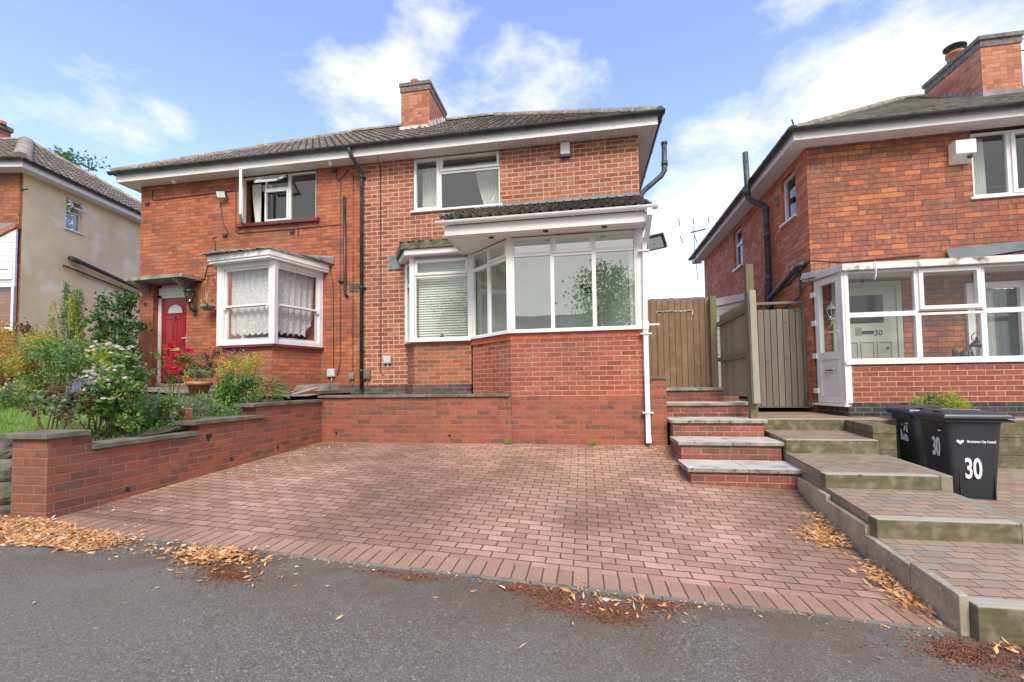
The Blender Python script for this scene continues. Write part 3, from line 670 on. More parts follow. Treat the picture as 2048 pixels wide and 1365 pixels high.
mb = MB(); mb.lathe((-2.62, 7.72, BZ), [(0, 0), (.03, 0), (.035, .06), (.02, .1), (.0, .12)]); mb.build('ornament', M['red_door'], hm)
# ---- porch
PF = 6.85; fP, LP = frpts((-1.17, PF), (.89, PF)); fD, LD = frpts((-2.02, 7.6), (-1.17, PF)); fR, LR = frpts((.89, PF), (.89, 8.0))
mb = MB(); mb.prism([(-1.16, PF), (.90, PF), (.90, 8.0), (-2.0, 8.0), (-2.0, 7.62)], 1.28, BZ - .10); mb.build('porch_wall', M['brick_porch_red'], hm)
mb = MB(); mb.box(-1.16, .90, PF, 8.0, .35, 1.2795); mb.build('porch_base', M['brick_retaining'], hm)
mb = MB()
def soldiers(mb, f, L, z0, z1, d0, d1):
    n = int(L / .076)
    for i in range(n): a = i * L / n + .005; mb.fbox(f, a, a + L / n - .010, d0, d1, z0, z1)
soldiers(mb, fP, LP, BZ - .137, BZ - .035, -.05, .006); soldiers(mb, fD, LD, BZ - .137, BZ - .035, -.05, .006)
mb.build('brick_on_edge', M['brick_plain'], hm)
mb = MB(); mb.prism([(-1.15, PF + .006), (.89, PF + .006), (.89, 7.98), (-1.98, 7.98), (-1.98, 7.63)], BZ - .14, BZ - .032); mb.build('mortar_bed', M['door_cream'], hm)
window(hm, fP, .05, LP - .05, BZ, 3.87, [(0, .33, .815, 1, 0), (.33, .665, .80, 1, 1), (.665, 1, .815, 1, 0), (0, .33, 0, .815, 0), (.33, .665, 0, .80, 0), (.665, 1, 0, .815, 0)], d=0., sill=False, gl='glass_porch')
window(hm, fD, .05, LD - .04, BZ, 3.87, [(0, .47, .80, 1, 0), (.47, 1, .80, 1, 1), (0, .47, 0, .80, 0), (.47, 1, 0, .80, 0)], d=0., sill=False)
window(hm, fR, .05, LR - .05, BZ, 3.87, [(0, 1, 0, 1, 0)], d=0., sill=False)
mb = MB()
for (x, y) in ((-1.17, PF), (.89, PF)): mb.prism([(x - .05, y - .012), (x + .05, y - .012), (x + .05, y + .07), (x - .05, y + .07)], BZ - .02, 3.92)
for dx in (-.03, 0, .03): mb.box(.84 + dx - .008, .84 + dx + .004, PF - .016, PF - .01, BZ, 3.9)
mb.prism([(-2.03, 7.56), (-1.19, PF - .055), (.95, PF - .055), (.95, 7.9), (-2.03, 7.9)], BZ - .032, BZ + .004); mb.build('porch_frame', M['upvc'], hm)
mb = MB(); mb.box(-2.13, .95, 6.53, 8.0, 3.885, 3.93); mb.build('porch_ceiling', M['porch_ceiling'], hm)
mb = MB()
for (x, y) in ((-1.45, 6.78), (-.55, 6.66), (.35, 6.66)): mb = MB(); mb.lathe((x, y, 3.885), [(.0, -.004), (.03, -.004), (.032, -.012), (.045, -.012), (.047, 0)], 20); mb.build('spotlight', M['grey_pipe'], hm, fixn=False)
mb = MB(); mb.box(-2.13, .95, 6.50, 6.528, 3.862, 4.02); mb.box(-2.15, -2.13, 6.50, 7.98, 3.862, 4.02); mb.box(.95, .97, 6.50, 8.0, 3.862, 4.02)
mb.face([(-2.14, 6.5, 4.0), (-2.14, 8, 4.0), (-2.14, 8, 4.80)]); mb.face([(.96, 6.5, 4.0), (.96, 8, 4.0), (.96, 8, 4.80)]); mb.build('porch_fascia', M['upvc'], hm)
mb = MB(); gutter(mb, [(-2.27, 6.44, 4.07), (1.10, 6.44, 4.07)], .056, .85); mb.build('porch_gutter', M['upvc'], hm, fixn=False)
roof_slope(hm, (-2.20, 6.43, 4.085), (1.02, 6.43, 4.085), (1.02, 7.99, 4.85), (-2.12, 7.99, 4.85), 'roof_tile_dark', name='porch_roof', per=.155, rowh=.25, amp=.045)
mb = MB(); mb.hexa([(-2.05, 7.93, 4.87), (1.06, 7.93, 4.87), (1.06, 7.985, 4.90), (-2.05, 7.985, 4.90), (-2.05, 7.93, 4.885), (1.06, 7.93, 4.885), (1.06, 7.98, 4.93), (-2.05, 7.98, 4.93)]); mb.box(-2.05, 1.06, 7.986, 7.996, 4.88, 4.955)
mb.build('flashing', M['blue_leadwork'], hm)
mb = MB(); mb.box(-1.99, 1.0, 7.955, 7.985, 1.5, 3.88); mb.box(-1.1, .85, 7.0, 7.95, 1.45, 1.5); mb.build('porch_inner_wall', M['plaster_green'], hm)
# inner front door
df = MB(); ring(df, FM, -.42, .36, 1.52, 3.60, .06, .045, .10); df.fbox(FM, -.36, .30, .05, .075, 1.52, 3.54)
for (a, b, c, e) in ((-.30, -.06, 1.65, 2.3), (0., .24, 1.65, 2.3), (-.30, -.06, 2.4, 3.0), (0., .24, 2.4, 3.0)): ring(df, FM, a, b, c, e, .02, .07, .085)
dm = df.build('porch_inner_door', M['door_cream'], hm)
fl = MB()
for i in range(5):
    a0, a1 = math.pi * (i + .08) / 5, math.pi * (i + .92) / 5
    for (r0, r1) in ((.10, .20),): fl.extr([FM.p(-.03 + math.cos(a0) * r0, .085, 3.13 + math.sin(a0) * r0), FM.p(-.03 + math.cos(a0) * r1, .085, 3.13 + math.sin(a0) * r1), FM.p(-.03 + math.cos(a1) * r1, .085, 3.13 + math.sin(a1) * r1), FM.p(-.03 + math.cos(a1) * r0, .085, 3.13 + math.sin(a1) * r0)], (0, -.004, 0))
fl.build('fanlight', M['dark_glass'], dm, fixn=False)
mb = MB(); mb.box(.56, .65, 7.93, 7.955, 3.0, 3.12); mb.build('switch_box', M['alarm_cream'], hm)
# white downpipe with swan neck
mb = MB(); x = .985
def sq(mb, p0, p1, w=.034):
    p0, p1 = Vector(p0), Vector(p1); t = (p1 - p0).normalized(); a = Vector((1, 0, 0)); b = t.cross(a).normalized()
    P = [p + a * s * w + b * q * w for p in (p0, p1) for (s, q) in ((-1, -1), (1, -1), (1, 1), (-1, 1))]
    mb.hexa(P)
sq(mb, (x, 6.44, 4.08), (x, 6.44, 3.92), .036); sq(mb, (x, 6.44, 3.93), (x, 6.80, 3.66), .034); sq(mb, (x - .03, 6.80, 3.68), (x - .045, 6.80, 2.42), .032)
sq(mb, (x - .045, 6.80, 2.44), (x - .045, 6.80, .66), .034); sq(mb, (x - .045, 6.80, .68), (x - .045, 6.76, .57), .036)
for z in (3.5, 2.22, 1.02): mb.box(x - .125, x + .035, 6.75, 6.85, z, z + .022)
mb.box(x - .085, x + .0, 6.755, 6.845, 2.30, 2.42); mb.box(x - .02, x + .16, 6.80, 6.83, 2.36, 2.385)
mb.build('porch_downpipe', M['upvc'], hm)
# black downpipe on the party line, cables
mb = MB(); px_ = -4.40
mb.tube([(px_ - .06, 7.635, 6.20), (px_ - .06, 7.635, 6.10), (px_ - .02, 7.70, 5.98), (px_ + .04, 7.90, 5.80), (px_ + .04, 7.93, 5.70), (px_ + .04, 7.93, 1.40)], .036, 12)
for z in (5.68, 3.42, 1.75): mb.tube([(px_ + .04, 7.93, z), (px_ + .04, 7.93, z + .07)], .044, 12); mb.box(px_ - .03, px_ + .11, 7.96, 7.995, z + .02, z + .05)
mb.build('downpipe', M['black_pipe'], hm)
mb = MB(); mb.tube([(-3.98, 7.985, 5.96), (-3.985, 7.985, 1.78), (-3.93, 7.985, 1.70)], .008, 6)
mb.tube([(-3.90, 7.72, 6.05), (-3.94, 7.80, 5.9), (-3.98, 7.985, 5.85)], .006, 6); mb.build('cable', M['black_pipe'], hm)
mb = MB()
a = (1.40, 8.5)
mb.tube([(1.10, 8.3, 4.75), (1.13, 8.3, 5.03), (1.20, 8.3, 5.12), (1.50, 8.3, 5.36), (1.56, 8.3, 5.45), (1.57, 8.3, 5.98)], .05, 12)
mb.tube([(1.08, 8.3, 4.0), (1.10, 8.3, 4.78)], .03, 10); mb.tube([(1.565, 8.3, 5.55), (1.567, 8.3, 5.63)], .06, 12); mb.tube([(1.57, 8.3, 5.95), (1.57, 8.3, 6.0)], .058, 12)
mb.build('flue_pipe', M['grey_pipe'], hm)
mb = MB(); mb.fbox(Fr(XR, 8.9, 90), -.5, .2, 0, .03, 4.95, 5.75); mb.build('side_window', M['upvc'], hm)
# ================================================================ neighbour's openings
w2 = window(hn, FM, -7.16, -5.42, 4.98, 5.99, [(.305, .635, .70, 1, 0), (.305, .635, 0, .70, 0), (.635, 1, 0, 1, 0)], d=-.03, sill=False, mat='white_paint', gl='glass_dark')
mb = MB(); ring(mb, FM, -6.62, -6.07, 5.00, 5.66, .035, -.05, -.005); mb.build('sash_frame', M['white_paint'], w2)
mb = MB(); mb.fbox(FM, -7.26, -5.33, -.03, .07, 4.90, 4.965); mb.build('sill', M['maroon'], w2)
sash = MB(); fo, _ = frpts((-7.15, 7.99), (-6.80, 7.555)); ring(sash, fo, 0, .56, 5.0, 5.97, .05, -.02, .025); so_ = sash.build('open_sash', M['white_paint'], w2)
mb = MB(); mb.face([fo.p(.04, 0, 5.04), fo.p(.52, 0, 5.04), fo.p(.52, 0, 5.93), fo.p(.04, 0, 5.93)]); mb.build('sash_pane', M['glass'], so_)
mb = MB(); tz = 5.96; a_, b_ = -6.62, -6.07   # top light pushed open
P = lambda u, s: Vector((u, 7.99 - .30 * s, tz - .24 * s))
for (u0, u1, s0, s1) in ((a_, b_, 0, .13), (a_, b_, .87, 1), (a_, a_ + .04, 0, 1), (b_ - .04, b_, 0, 1)):
    mb.extr([P(u0, s0), P(u1, s0), P(u1, s1), P(u0, s1)], (0, .012, -.03))
tl_ = mb.build('open_fanlight', M['white_paint'], w2); mb = MB(); mb.face([P(a_ + .03, .1), P(b_ - .03, .1), P(b_ - .03, .9), P(a_ + .03, .9)]); mb.build('fanlight_pane', M['glass'], tl_)
mb = MB(); curtain(mb, FM, -7.08, -6.86, 5.0, 5.92, -.2, 4, .1, .02); mb.fbox(FM, -7.1, -6.6, -.27, -.25, 5.78, 5.92); mb.build('curtain', M['curtain_cream'], w2, fixn=False)
# bay: front face, right and left splays
nb = [(-7.10, 8.0), (-6.81, 7.10), (-5.58, 6.96), (-5.25, 8.0)]
mb = MB(); mb.prism([(nb[0][0] + .05, 8.0), (nb[1][0] + .03, nb[1][1] + .05), (nb[2][0] - .03, nb[2][1] + .05), (nb[3][0] - .04, 8.0)], 1.2, 2.24); bb = mb.build('bay_wall', M['brick_neighbour'], hn)
mb = MB(); mb.prism([(nb[0][0] - .02, 8.0), (nb[1][0] - .02, nb[1][1] - .03), (nb[2][0] + .02, nb[2][1] - .03), (nb[3][0] + .03, 8.0)], 2.235, 2.28); mb.build('bay_sill', M['maroon'], hn)
BT2 = 3.82
for i in range(3):
    f, L = frpts(nb[i], nb[i + 1]); e = .055
    wn_ = MB(); gp = MB(); ring(wn_, f, .0, L, 2.28, BT2, .085, -.09, -.002)
    zmid = 3.02
    ring(wn_, f, .085, L - .085, zmid - .02, BT2 - .085, .04, -.07, -.025); ring(wn_, f, .085, L - .085, 2.365, zmid + .02, .045, -.09, -.05)
    wn_.fbox(f, .085, L - .085, -.06, -.012, zmid - .02, zmid + .015)
    for q in (.10, L - .13): wn_.fbox(f, q, q + .03, -.03, .005, zmid - .07, zmid - .02)
    o = wn_.build('bay_window', M['white_paint'], hn, bevel=.004)
    gp.face([f.p(.1, -.05, 2.38), f.p(L - .1, -.05, 2.38), f.p(L - .1, -.05, BT2 - .1), f.p(.1, -.05, BT2 - .1)]); gp.build('pane', M['glass_clear'], o)
    if i:
        lc = MB(); P = []
        top, nU = BT2 - .1, 64
        for r in range(15):
            row = []
            for j in range(nU + 1):
                s = j / nU; u = .12 + (L - .24) * s
                zb = 2.47 + .06 * abs(((s * 7) % 1) - .5) * 2 + (.35 * max(0, (s - .78) / .22) if i == 2 else 0)
                row.append(f.p(u, -.16 + .018 * math.sin(s * 40 + r * .15) + .008 * math.sin(s * 90), top + (zb - top) * r / 14))
            P.append(row)
        lc.smooth_grid = True; lc.grid(P); lc.build('lace_curtain', M['lace'], o, fixn=False)
        lc = MB(); curtain(lc, f, .15, L - .15, 2.95, BT2 - .1, -.3, 12); lc.build('net_curtain', M['lace'], o, fixn=False)
mb = MB()
for (x, y) in nb[1:3]: mb.prism([(x - .055, y - .012), (x + .055, y - .012), (x + .055, y + .08), (x - .055, y + .08)], 2.28, BT2)
mb.build('bay_post', M['white_paint'], hn)
mb = MB(); mb.prism([(-7.24, 8.0), (-6.92, 6.96), (-5.52, 6.80), (-5.12, 8.0)], BT2, BT2 + .045); mb.prism([(-7.27, 8.0), (-6.94, 6.94), (-5.51, 6.78), (-5.10, 8.0)], BT2 + .045, BT2 + .145); mb.build('bay_fascia', M['white_paint'], hn)
mb = MB(); mb.prism([(-7.30, 8.0), (-6.97, 6.91), (-5.50, 6.75), (-5.07, 8.0)], BT2 + .147, lambda x, y: BT2 + .165 + .07 * (y - 6.7))
for i in range(90): t = R(); mb.lathe((-7.1 + 1.6 * t, 6.84 - .1 * t + rr(.0, .12), BT2 + .165), [(rr(.02, .05), -.01), (rr(.01, .03), rr(.005, .02)), (0, .02)], 6)
mb.build('bay_roof', M['slab_edge'], hn, fixn=False)
mb = MB(); mb.hexa([(-5.35, 7.2, BT2 + .2), (-5.0, 8.0, BT2 + .17), (-5.0, 7.99, BT2 + .17), (-5.8, 7.99, BT2 + .17), (-5.6, 7.4, BT2 + .23), (-5.0, 7.97, BT2 + .29), (-5.0, 7.99, BT2 + .33), (-5.8, 7.99, BT2 + .33)]); mb.build('flashing', M['lead'], hn)
mb = MB()    # things on the inner sill: foliage and a red pot
mb.lathe((-5.55, 7.5, 2.3), [(0, 0), (.06, 0), (.08, .13), (0, .13)]); mb.build('plant_pot', M['red_door'], hn)
# front door in its recess
mb = MB(); a, b, c, e = DN
mb.fbox(FM, a, b, -.30, -.05, 1.5, 1.60); mb.build('doorstep', M['concrete'], hn)
mb = MB(); mb.fbox(FM, a, a + .075, -.20, -.12, 1.60, e); mb.fbox(FM, b - .07, b, -.20, -.12, 1.60, e); mb.fbox(FM, a, b, -.20, -.12, 3.50, e); mb.fbox(FM, a + .03, b - .02, -.12, -.10, 3.56, 3.72)
mb.build('door_frame', M['white_paint'], hn)
mb = MB(); da, db = a + .078, b - .07; mb.fbox(FM, da, db, -.18, -.135, 1.62, 3.495)
W_ = db - da
for (p, q, z0, z1) in ((.12, .46, 1.75, 2.25), (.54, .88, 1.75, 2.25), (.12, .46, 2.45, 3.05), (.54, .88, 2.45, 3.05)): ring(mb, FM, da + W_ * p, da + W_ * q, z0, z1, .022, -.14, -.125); mb.fbox(FM, da + W_ * p + .045, da + W_ * q - .045, -.14, -.128, z0 + .045, z1 - .045)
for k in range(14):
    a0, a1 = math.pi * k / 14, math.pi * (k + 1) / 14; c_ = (da + db) / 2
    mb.extr([FM.p(c_ + math.cos(a0) * .19, -.134, 3.16 + math.sin(a0) * .19), FM.p(c_ + math.cos(a0) * .22, -.134, 3.16 + math.sin(a0) * .22), FM.p(c_ + math.cos(a1) * .22, -.134, 3.16 + math.sin(a1) * .22), FM.p(c_ + math.cos(a1) * .19, -.134, 3.16 + math.sin(a1) * .19)], (0, -.014, 0))
mb.fbox(FM, da + .08, db - .08, -.134, -.12, 3.135, 3.16)
dr = mb.build('door', M['red_door'], hn, bevel=.003)
mb = MB(); mb.extr([FM.p(c_ + math.cos(math.pi * k / 14) * .188, -.130, 3.16 + math.sin(math.pi * k / 14) * .188) for k in range(15)], (0, -.004, 0)); mb.build('fanlight', M['frosted'], dr)
mb = MB(); mb.fbox(FM, c_ - .12, c_ + .12, -.134, -.125, 2.32, 2.38); mb.build('letterbox', M['brass'], dr)
mb = MB(); mb.fbox(FM, c_ - .02, c_ + .02, -.134, -.11, 3.00, 3.10); mb.build('door_knocker', M['grey_pipe'], dr)
mb = MB(); mb.fbox(FM, db - .07, db - .045, -.134, -.125, 2.5, 2.66); mb.fbox(FM, db - .14, db - .045, -.11, -.095, 2.585, 2.60); mb.fbox(FM, db - .065, db - .05, -.13, -.10, 2.58, 2.605); mb.build('door_handle', M['white_mark'], dr)
# canopy slab over the door on brackets
cn = [at(248, 560, Y=7.35), at(366, 549, Y=7.28), at(405, 556, Y=7.9)]
mb = MB(); zc_ = 3.80; q0, q1 = at(249, 563, Z=zc_), at(364, 553, Z=zc_); mb.prism([(q0.x - .05, 8.02), (q0.x, q0.y), (q1.x, q1.y), (-8.10, 8.02)], zc_, zc_ + .07)
mb.build('door_canopy', M['slab_edge'], hn)
for x in (-9.55, -8.47): mb = MB(); mb.extr([(x, 7.99, zc_ - .005), (x, 7.60, zc_ - .005), (x, 7.66, zc_ - .05), (x, 7.99, zc_ - .22)], (.09, 0, 0)); mb.build('canopy_bracket', M['concrete'], hn)
# surface cables, conduit, air bricks
mb = MB()
def cab(*pts, r=.007): mb.tube([FM.p(u, .012, z) for u, z in pts], r, 5)
cab((-9.42, 5.92), (-9.42, 5.70), (-9.30, 5.68), (-7.40, 5.72), (-7.30, 5.72), (-7.30, 4.86), (-7.24, 4.78)); cab((-7.24, 4.78), (-5.9, 4.78), (-4.85, 4.80))
cab((-7.70, 5.55), (-7.60, 5.0), (-7.45, 4.76)); cab((-7.76, 4.75), (-7.86, 4.72), (-7.80, 4.62), (-7.78, 4.06)); cab((-4.95, 5.98), (-4.95, 5.75), (-4.86, 5.7), (-4.86, 1.95), (-4.92, 1.7))
cab((-4.90, 5.72), (-4.70, 5.90), (-4.58, 5.80), (-4.58, 1.8)); cab((-5.10, 3.95), (-5.02, 3.6), (-5.0, 1.8)); cab((-8.3, 3.72), (-8.05, 3.85), (-7.98, 4.12), (-7.65, 4.14), r=.010); cab((-8.0, 3.9), (-7.85, 3.92), (-7.78, 3.7))
for (u, z) in ((-7.55, 4.76), (-5.95, 4.72), (-9.55, 5.62), (-5.02, 5.92)): mb.fbox(FM, u - .05, u + .05, 0, .04, z - .02, z + .03)
cab((-5.9, 4.93), (-5.8, 4.8), (-5.82, 4.62))
mb.build('cable', M['black_pipe'], hn)
mb = MB(); mb.tube([FM.p(-4.76, .035, 5.36), FM.p(-4.74, .035, 3.36), FM.p(-4.70, .01, 3.30)], .028, 10); mb.tube([FM.p(-4.88, .03, 3.62), FM.p(-4.76, .03, 3.62)], .025, 8); mb.build('waste_pipe', M['black_pipe'], hn)
mb = MB(); mb.fbox(FM, -4.66, -4.46, 0, .008, 3.40, 3.56); mb.build('air_brick', M['brick_plinth_dark'], hn)
mb = MB(); fb_, Lb_ = frpts(nb[2], nb[3])
f3, L3 = frpts((nb[2][0] - .03, nb[2][1] + .05), (nb[3][0] - .04, 8.0))
ring(mb, f3, .12, .36, 1.38, 1.55, .012, 0, .012)
for i in range(7): mb.fbox(f3, .13 + i * .033, .138 + i * .033, 0, .01, 1.39, 1.54)
for i in range(5): mb.fbox(f3, .12, .36, 0, .01, 1.40 + i * .032, 1.408 + i * .032)
mb.build('air_brick', M['pot_stone'], hn)
# ================================================================ left cream rendered house
fl_ = Fr(-13.07, 8.0, 10.); fls = Fr(0, 0, 0); fls.o = fl_.o; fls.U = -fl_.N; fls.N = fl_.U
hl = thing('rendered_house', (-15, 9.5, 1.5), "house with cream rendered side wall, brown tiled hipped roof and white gabled porch", 'house')
ZE = 6.66; DL = 7.0
mb = MB(); wall_holes(mb, fl_, -9, -.004, 1.0, ZE + .1, [(-5.5, -3.6, 4.9, 6.3)], th=.25); mb.build('front_wall', M['brick_neighbour'], hl, fixn=False)
mb = MB(); wall_holes(mb, fls, 0, DL, 1.0, ZE + .1, [(1.0, 1.42, 5.70, 6.52)], th=.25, back=False); mb.face([fl_.p(0, -DL, 1), fl_.p(-9, -DL, 1), fl_.p(-9, -DL, ZE), fl_.p(0, -DL, ZE)])
mb.build('side_wall', M['render_cream'], hl, fixn=False)
mb = MB(); mb.fbox(fls, .8, 1.7, -1.2, -1.15, 5.2, 6.6); mb.build('interior_wall', M['interior'], hl)
w3 = window(hl, fls, 1.0, 1.42, 5.70, 6.52, [(0, 1, 0, .60, 0)], d=-.05, sd=.05, mat='upvc')
mb = MB(); PQ = lambda u, s: fls.p(u, -.03 + .17 * s, 6.50 - .26 * s)
for (u0, u1, s0, s1) in ((1.02, 1.40, 0, .16), (1.02, 1.40, .84, 1), (1.02, 1.07, 0, 1), (1.35, 1.40, 0, 1)): mb.extr([PQ(u0, s0), PQ(u1, s0), PQ(u1, s1), PQ(u0, s1)], fls.N * .03)
of = mb.build('open_fanlight', M['upvc'], w3); mb = MB(); mb.face([PQ(1.06, .12), PQ(1.36, .12), PQ(1.36, .88), PQ(1.06, .88)]); mb.build('fanlight_pane', M['glass_dark'], of)
ov = .30
E0 = fl_.p(ov + .06, ov + .06, ZE + .17); E1 = fl_.p(-9, ov + .06, ZE + .17); E2 = fl_.p(ov + .06, -DL - ov, ZE + .17); sx_, sy_ = 4.2, DL / 2
apx = fl_.p(ov - sx_, -DL / 2, ZE + .17 + (DL / 2 + ov) * .70); lef = fl_.p(-9, -DL / 2, apx.z)
roof_slope(hl, E1, E0, apx, lef, 'roof_tile', per=.165, rowh=.30, amp=.024)
roof_slope(hl, E0, E2, apx, apx + Vector((.001, 0, 0)), 'roof_tile', name='roof_side', per=.20, rowh=.32, amp=.026)
mb = MB(); ridge_line(mb, E0, apx, .15); ridge_line(mb, E2, apx, .12); ridge_line(mb, lef, apx, .12); mb.build('ridge_tiles', M['ridge_tile'], hl, fixn=False)
mb = MB(); mb.extr([fl_.p(-9, ov, ZE), fl_.p(ov, ov, ZE), fl_.p(ov, -DL, ZE), fl_.p(0, -DL, ZE), fl_.p(0, 0, ZE), fl_.p(-9, 0, ZE)], (0, 0, .02)); mb.build('soffit', M['white_paint'], hl)
mb = MB(); mb.fbox(fl_, -9, ov + .02, ov, ov + .02, ZE - .01, ZE + .15); mb.fbox(fls, -ov, DL, ov, ov + .02, ZE - .01, ZE + .15); mb.build('fascia', M['white_paint'], hl)
mb = MB(); gutter(mb, [fl_.p(-9, ov + .08, ZE + .17), fl_.p(ov + .12, ov + .08, ZE + .17)]); gutter(mb, [fls.p(-ov - .1, ov + .08, ZE + .17), fls.p(DL, ov + .08, ZE + .17)]); mb.build('gutter', M['black_pipe'], hl, fixn=False)
mb = MB(); mb.tube([fls.p(1.07, .03, 4.93), fls.p(1.10, .10, 4.92), fls.p(3.6, .10, 4.50)], .055, 12); mb.tube([fls.p(1.06, .1, 4.92), fls.p(1.30, .1, 4.88)], .066, 12); mb.tube([fls.p(.93, .03, 4.70), fls.p(1.0, .06, 4.68), fls.p(3.6, .06, 4.33)], .024, 8); mb.build('waste_pipe', M['black_pipe'], hl)
mb = MB(); mb.tube([fl_.p(-.03, .03, ZE), fl_.p(-.03, .03, 5.0), fl_.p(-.3, .03, 4.78), fl_.p(-2, .03, 4.72)], .008, 6); mb.tube([fl_.p(-.04, .02, 6.25), fl_.p(.15, .04, 6.25)], .02, 6); mb.build('cable', M['black_pipe'], hl)
# its porch: gable of white boards, glazed front
pc = fl_
PD = .10
mb = MB(); mb.extr([fl_.p(-2.6, PD, 3.90), fl_.p(-.02, PD, 3.90), fl_.p(-.02, PD, 5.28), fl_.p(-2.6, PD, 3.95)], -fl_.N * .04); mb.build('porch_gable', M['weatherboard'], hl)
mb = MB(); mb.extr([fl_.p(.0, .14, 5.30), fl_.p(-2.6, .14, 3.97), fl_.p(-2.6, .14, 4.06), fl_.p(.0, .14, 5.39)], -fl_.N * .14); mb.build('porch_verge', M['brick_chimney'], hl)
mb = MB(); mb.extr([fl_.p(-.02, .13, 5.40), fl_.p(-2.6, .13, 4.07), fl_.p(-2.6, .13, 4.35), fl_.p(-.6, .13, 5.43)], -fl_.N * .12); mb.build('porch_roof', M['slate'], hl)
mb = MB(); mb.fbox(fl_, -2.6, -.02, 0.02, .08, 1.2, 2.9); mb.build('porch_wall', M['brick_chocolate'], hl)
w4 = window(hl, Fr(fl_.p(0, .10, 0).x, fl_.p(0, .10, 0).y, 10.), -2.6, -.03, 2.9, 4.45, [(0, .5, .74, 1, 1), (.5, 1, .74, 1, 1), (0, .5, 0, .74, 0), (.5, 1, 0, .74, 0)], d=0, fw=.10)
mb = MB(); mb.fbox(fl_, -2.5, -.2, -.02, -.01, 2.9, 4.45); mb.build('porch_back', M['interior'], hl)
cpos = at(6, 260, Y=13.0)
mb = MB(); mb.box(cpos.x - 1.2, at(22, 260, Y=13.5).x, 13., 13.5, at(10, 300, Y=13.).z - .9, at(10, 249, Y=13.).z); chl = mb.build('chimney', M['brick_chimney'], hl)
mb = MB(); x1 = at(25, 260, Y=13.5).x; mb.box(cpos.x - 1.25, x1, 12.95, 13.54, at(10, 249, Y=13.).z, at(10, 240, Y=13.).z); mb.build('chimney_cap', M['cap_brick'], chl)
mb = MB(); mb.lathe((at(4, 260, Y=13.2).x, 13.2, at(10, 241, Y=13.).z), [(.12, 0), (.11, .14), (.0, .15)]); mb.build('chimney_pot', M['terracotta'], chl)
# ================================================================ right house, number 30
FRt = Fr(3.84, 8.0, -1.3); FRS = Fr(0, 0, 0); FRS.o = FRt.o; FRS.U = -FRt.N; FRS.N = -FRt.U
hr = thing('brick_house', (6.5, 9, 1.0), "patchy orange brick house at the right with slate roof, tall chimney and glazed porch", 'house')
def fu(px, py, d=0.):   # wall coordinate on the front of this house
    P = at(px, py, Y=8.0 - d); return (P - FRt.o).dot(FRt.U)
ZR = 5.49; LRr = 5.2; DR = 7.0
uw = 6.235 - 3.84
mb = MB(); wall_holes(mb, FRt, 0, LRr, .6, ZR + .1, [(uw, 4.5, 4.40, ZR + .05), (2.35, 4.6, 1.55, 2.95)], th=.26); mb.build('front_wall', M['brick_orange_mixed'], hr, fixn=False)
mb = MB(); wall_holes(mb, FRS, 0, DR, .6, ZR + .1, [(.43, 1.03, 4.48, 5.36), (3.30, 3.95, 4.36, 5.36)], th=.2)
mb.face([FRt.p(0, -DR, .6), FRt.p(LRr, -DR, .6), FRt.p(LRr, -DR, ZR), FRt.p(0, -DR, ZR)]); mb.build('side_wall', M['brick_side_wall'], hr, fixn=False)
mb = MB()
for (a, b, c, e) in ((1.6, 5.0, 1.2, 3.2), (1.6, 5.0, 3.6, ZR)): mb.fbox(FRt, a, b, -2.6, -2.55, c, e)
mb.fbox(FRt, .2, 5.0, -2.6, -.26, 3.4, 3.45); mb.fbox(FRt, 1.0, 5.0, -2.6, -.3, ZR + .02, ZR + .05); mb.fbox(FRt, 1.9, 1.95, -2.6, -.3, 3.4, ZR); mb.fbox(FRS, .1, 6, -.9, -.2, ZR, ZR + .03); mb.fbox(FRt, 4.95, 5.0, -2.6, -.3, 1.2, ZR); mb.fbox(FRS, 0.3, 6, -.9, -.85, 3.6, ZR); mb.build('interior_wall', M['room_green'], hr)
ovr = .30; Ea = FRt.p(-ovr - .06, ovr + .06, ZR + .15); Eb = FRt.p(LRr + .5, ovr + .06, ZR + .15); Ec = FRt.p(-ovr - .06, -DR - ovr, ZR + .15)
hy = DR / 2 + ovr; zr_ = ZR + .15 + hy * .66; ap = FRt.p(-ovr + 3.95, -DR / 2, zr_); ap2 = FRt.p(LRr + .5, -DR / 2, zr_)
roof_slope(hr, Ea, Eb, ap2, ap, 'slate', kind='slate', rowh=.155)
roof_slope(hr, Ec, Ea, ap + Vector((.001, 0, 0)), ap, 'slate', kind='slate', name='roof_side', rowh=.20)
mb = MB(); mb.face([Ec, FRt.p(LRr + .5, -DR - ovr, ZR + .15), ap2, ap]); mb.build('roof_back', M['slate'], hr)
mb = MB(); ridge_line(mb, Ea, ap, .085); ridge_line(mb, Ec, ap, .085); ridge_line(mb, ap, ap2, .085); mb.build('ridge_tiles', M['ridge_mossy'], hr, fixn=False)
mb = MB(); mb.extr([FRt.p(-ovr, ovr, ZR), FRt.p(LRr, ovr, ZR), FRt.p(LRr, 0, ZR), FRt.p(0, 0, ZR)], (0, 0, .015)); mb.build('soffit', M['soffit'], hr)
mb = MB(); mb.extr([FRt.p(-ovr, ovr, ZR), FRt.p(0, 0, ZR), FRt.p(0, -DR, ZR), FRt.p(-ovr, -DR - ovr, ZR)], (0, 0, .014)); mb.build('soffit_return', M['soffit_y'], hr)
mb = MB(); mb.fbox(FRt, -ovr - .02, LRr, ovr, ovr + .02, ZR - .012, ZR + .14); mb.fbox(FRS, -ovr, DR + ovr, ovr, ovr + .02, ZR - .012, ZR + .14); mb.fbox(FRt, -ovr, 0, -DR - ovr - .02, -DR - ovr, ZR - .012, ZR + .14); mb.build('fascia', M['white_paint'], hr)
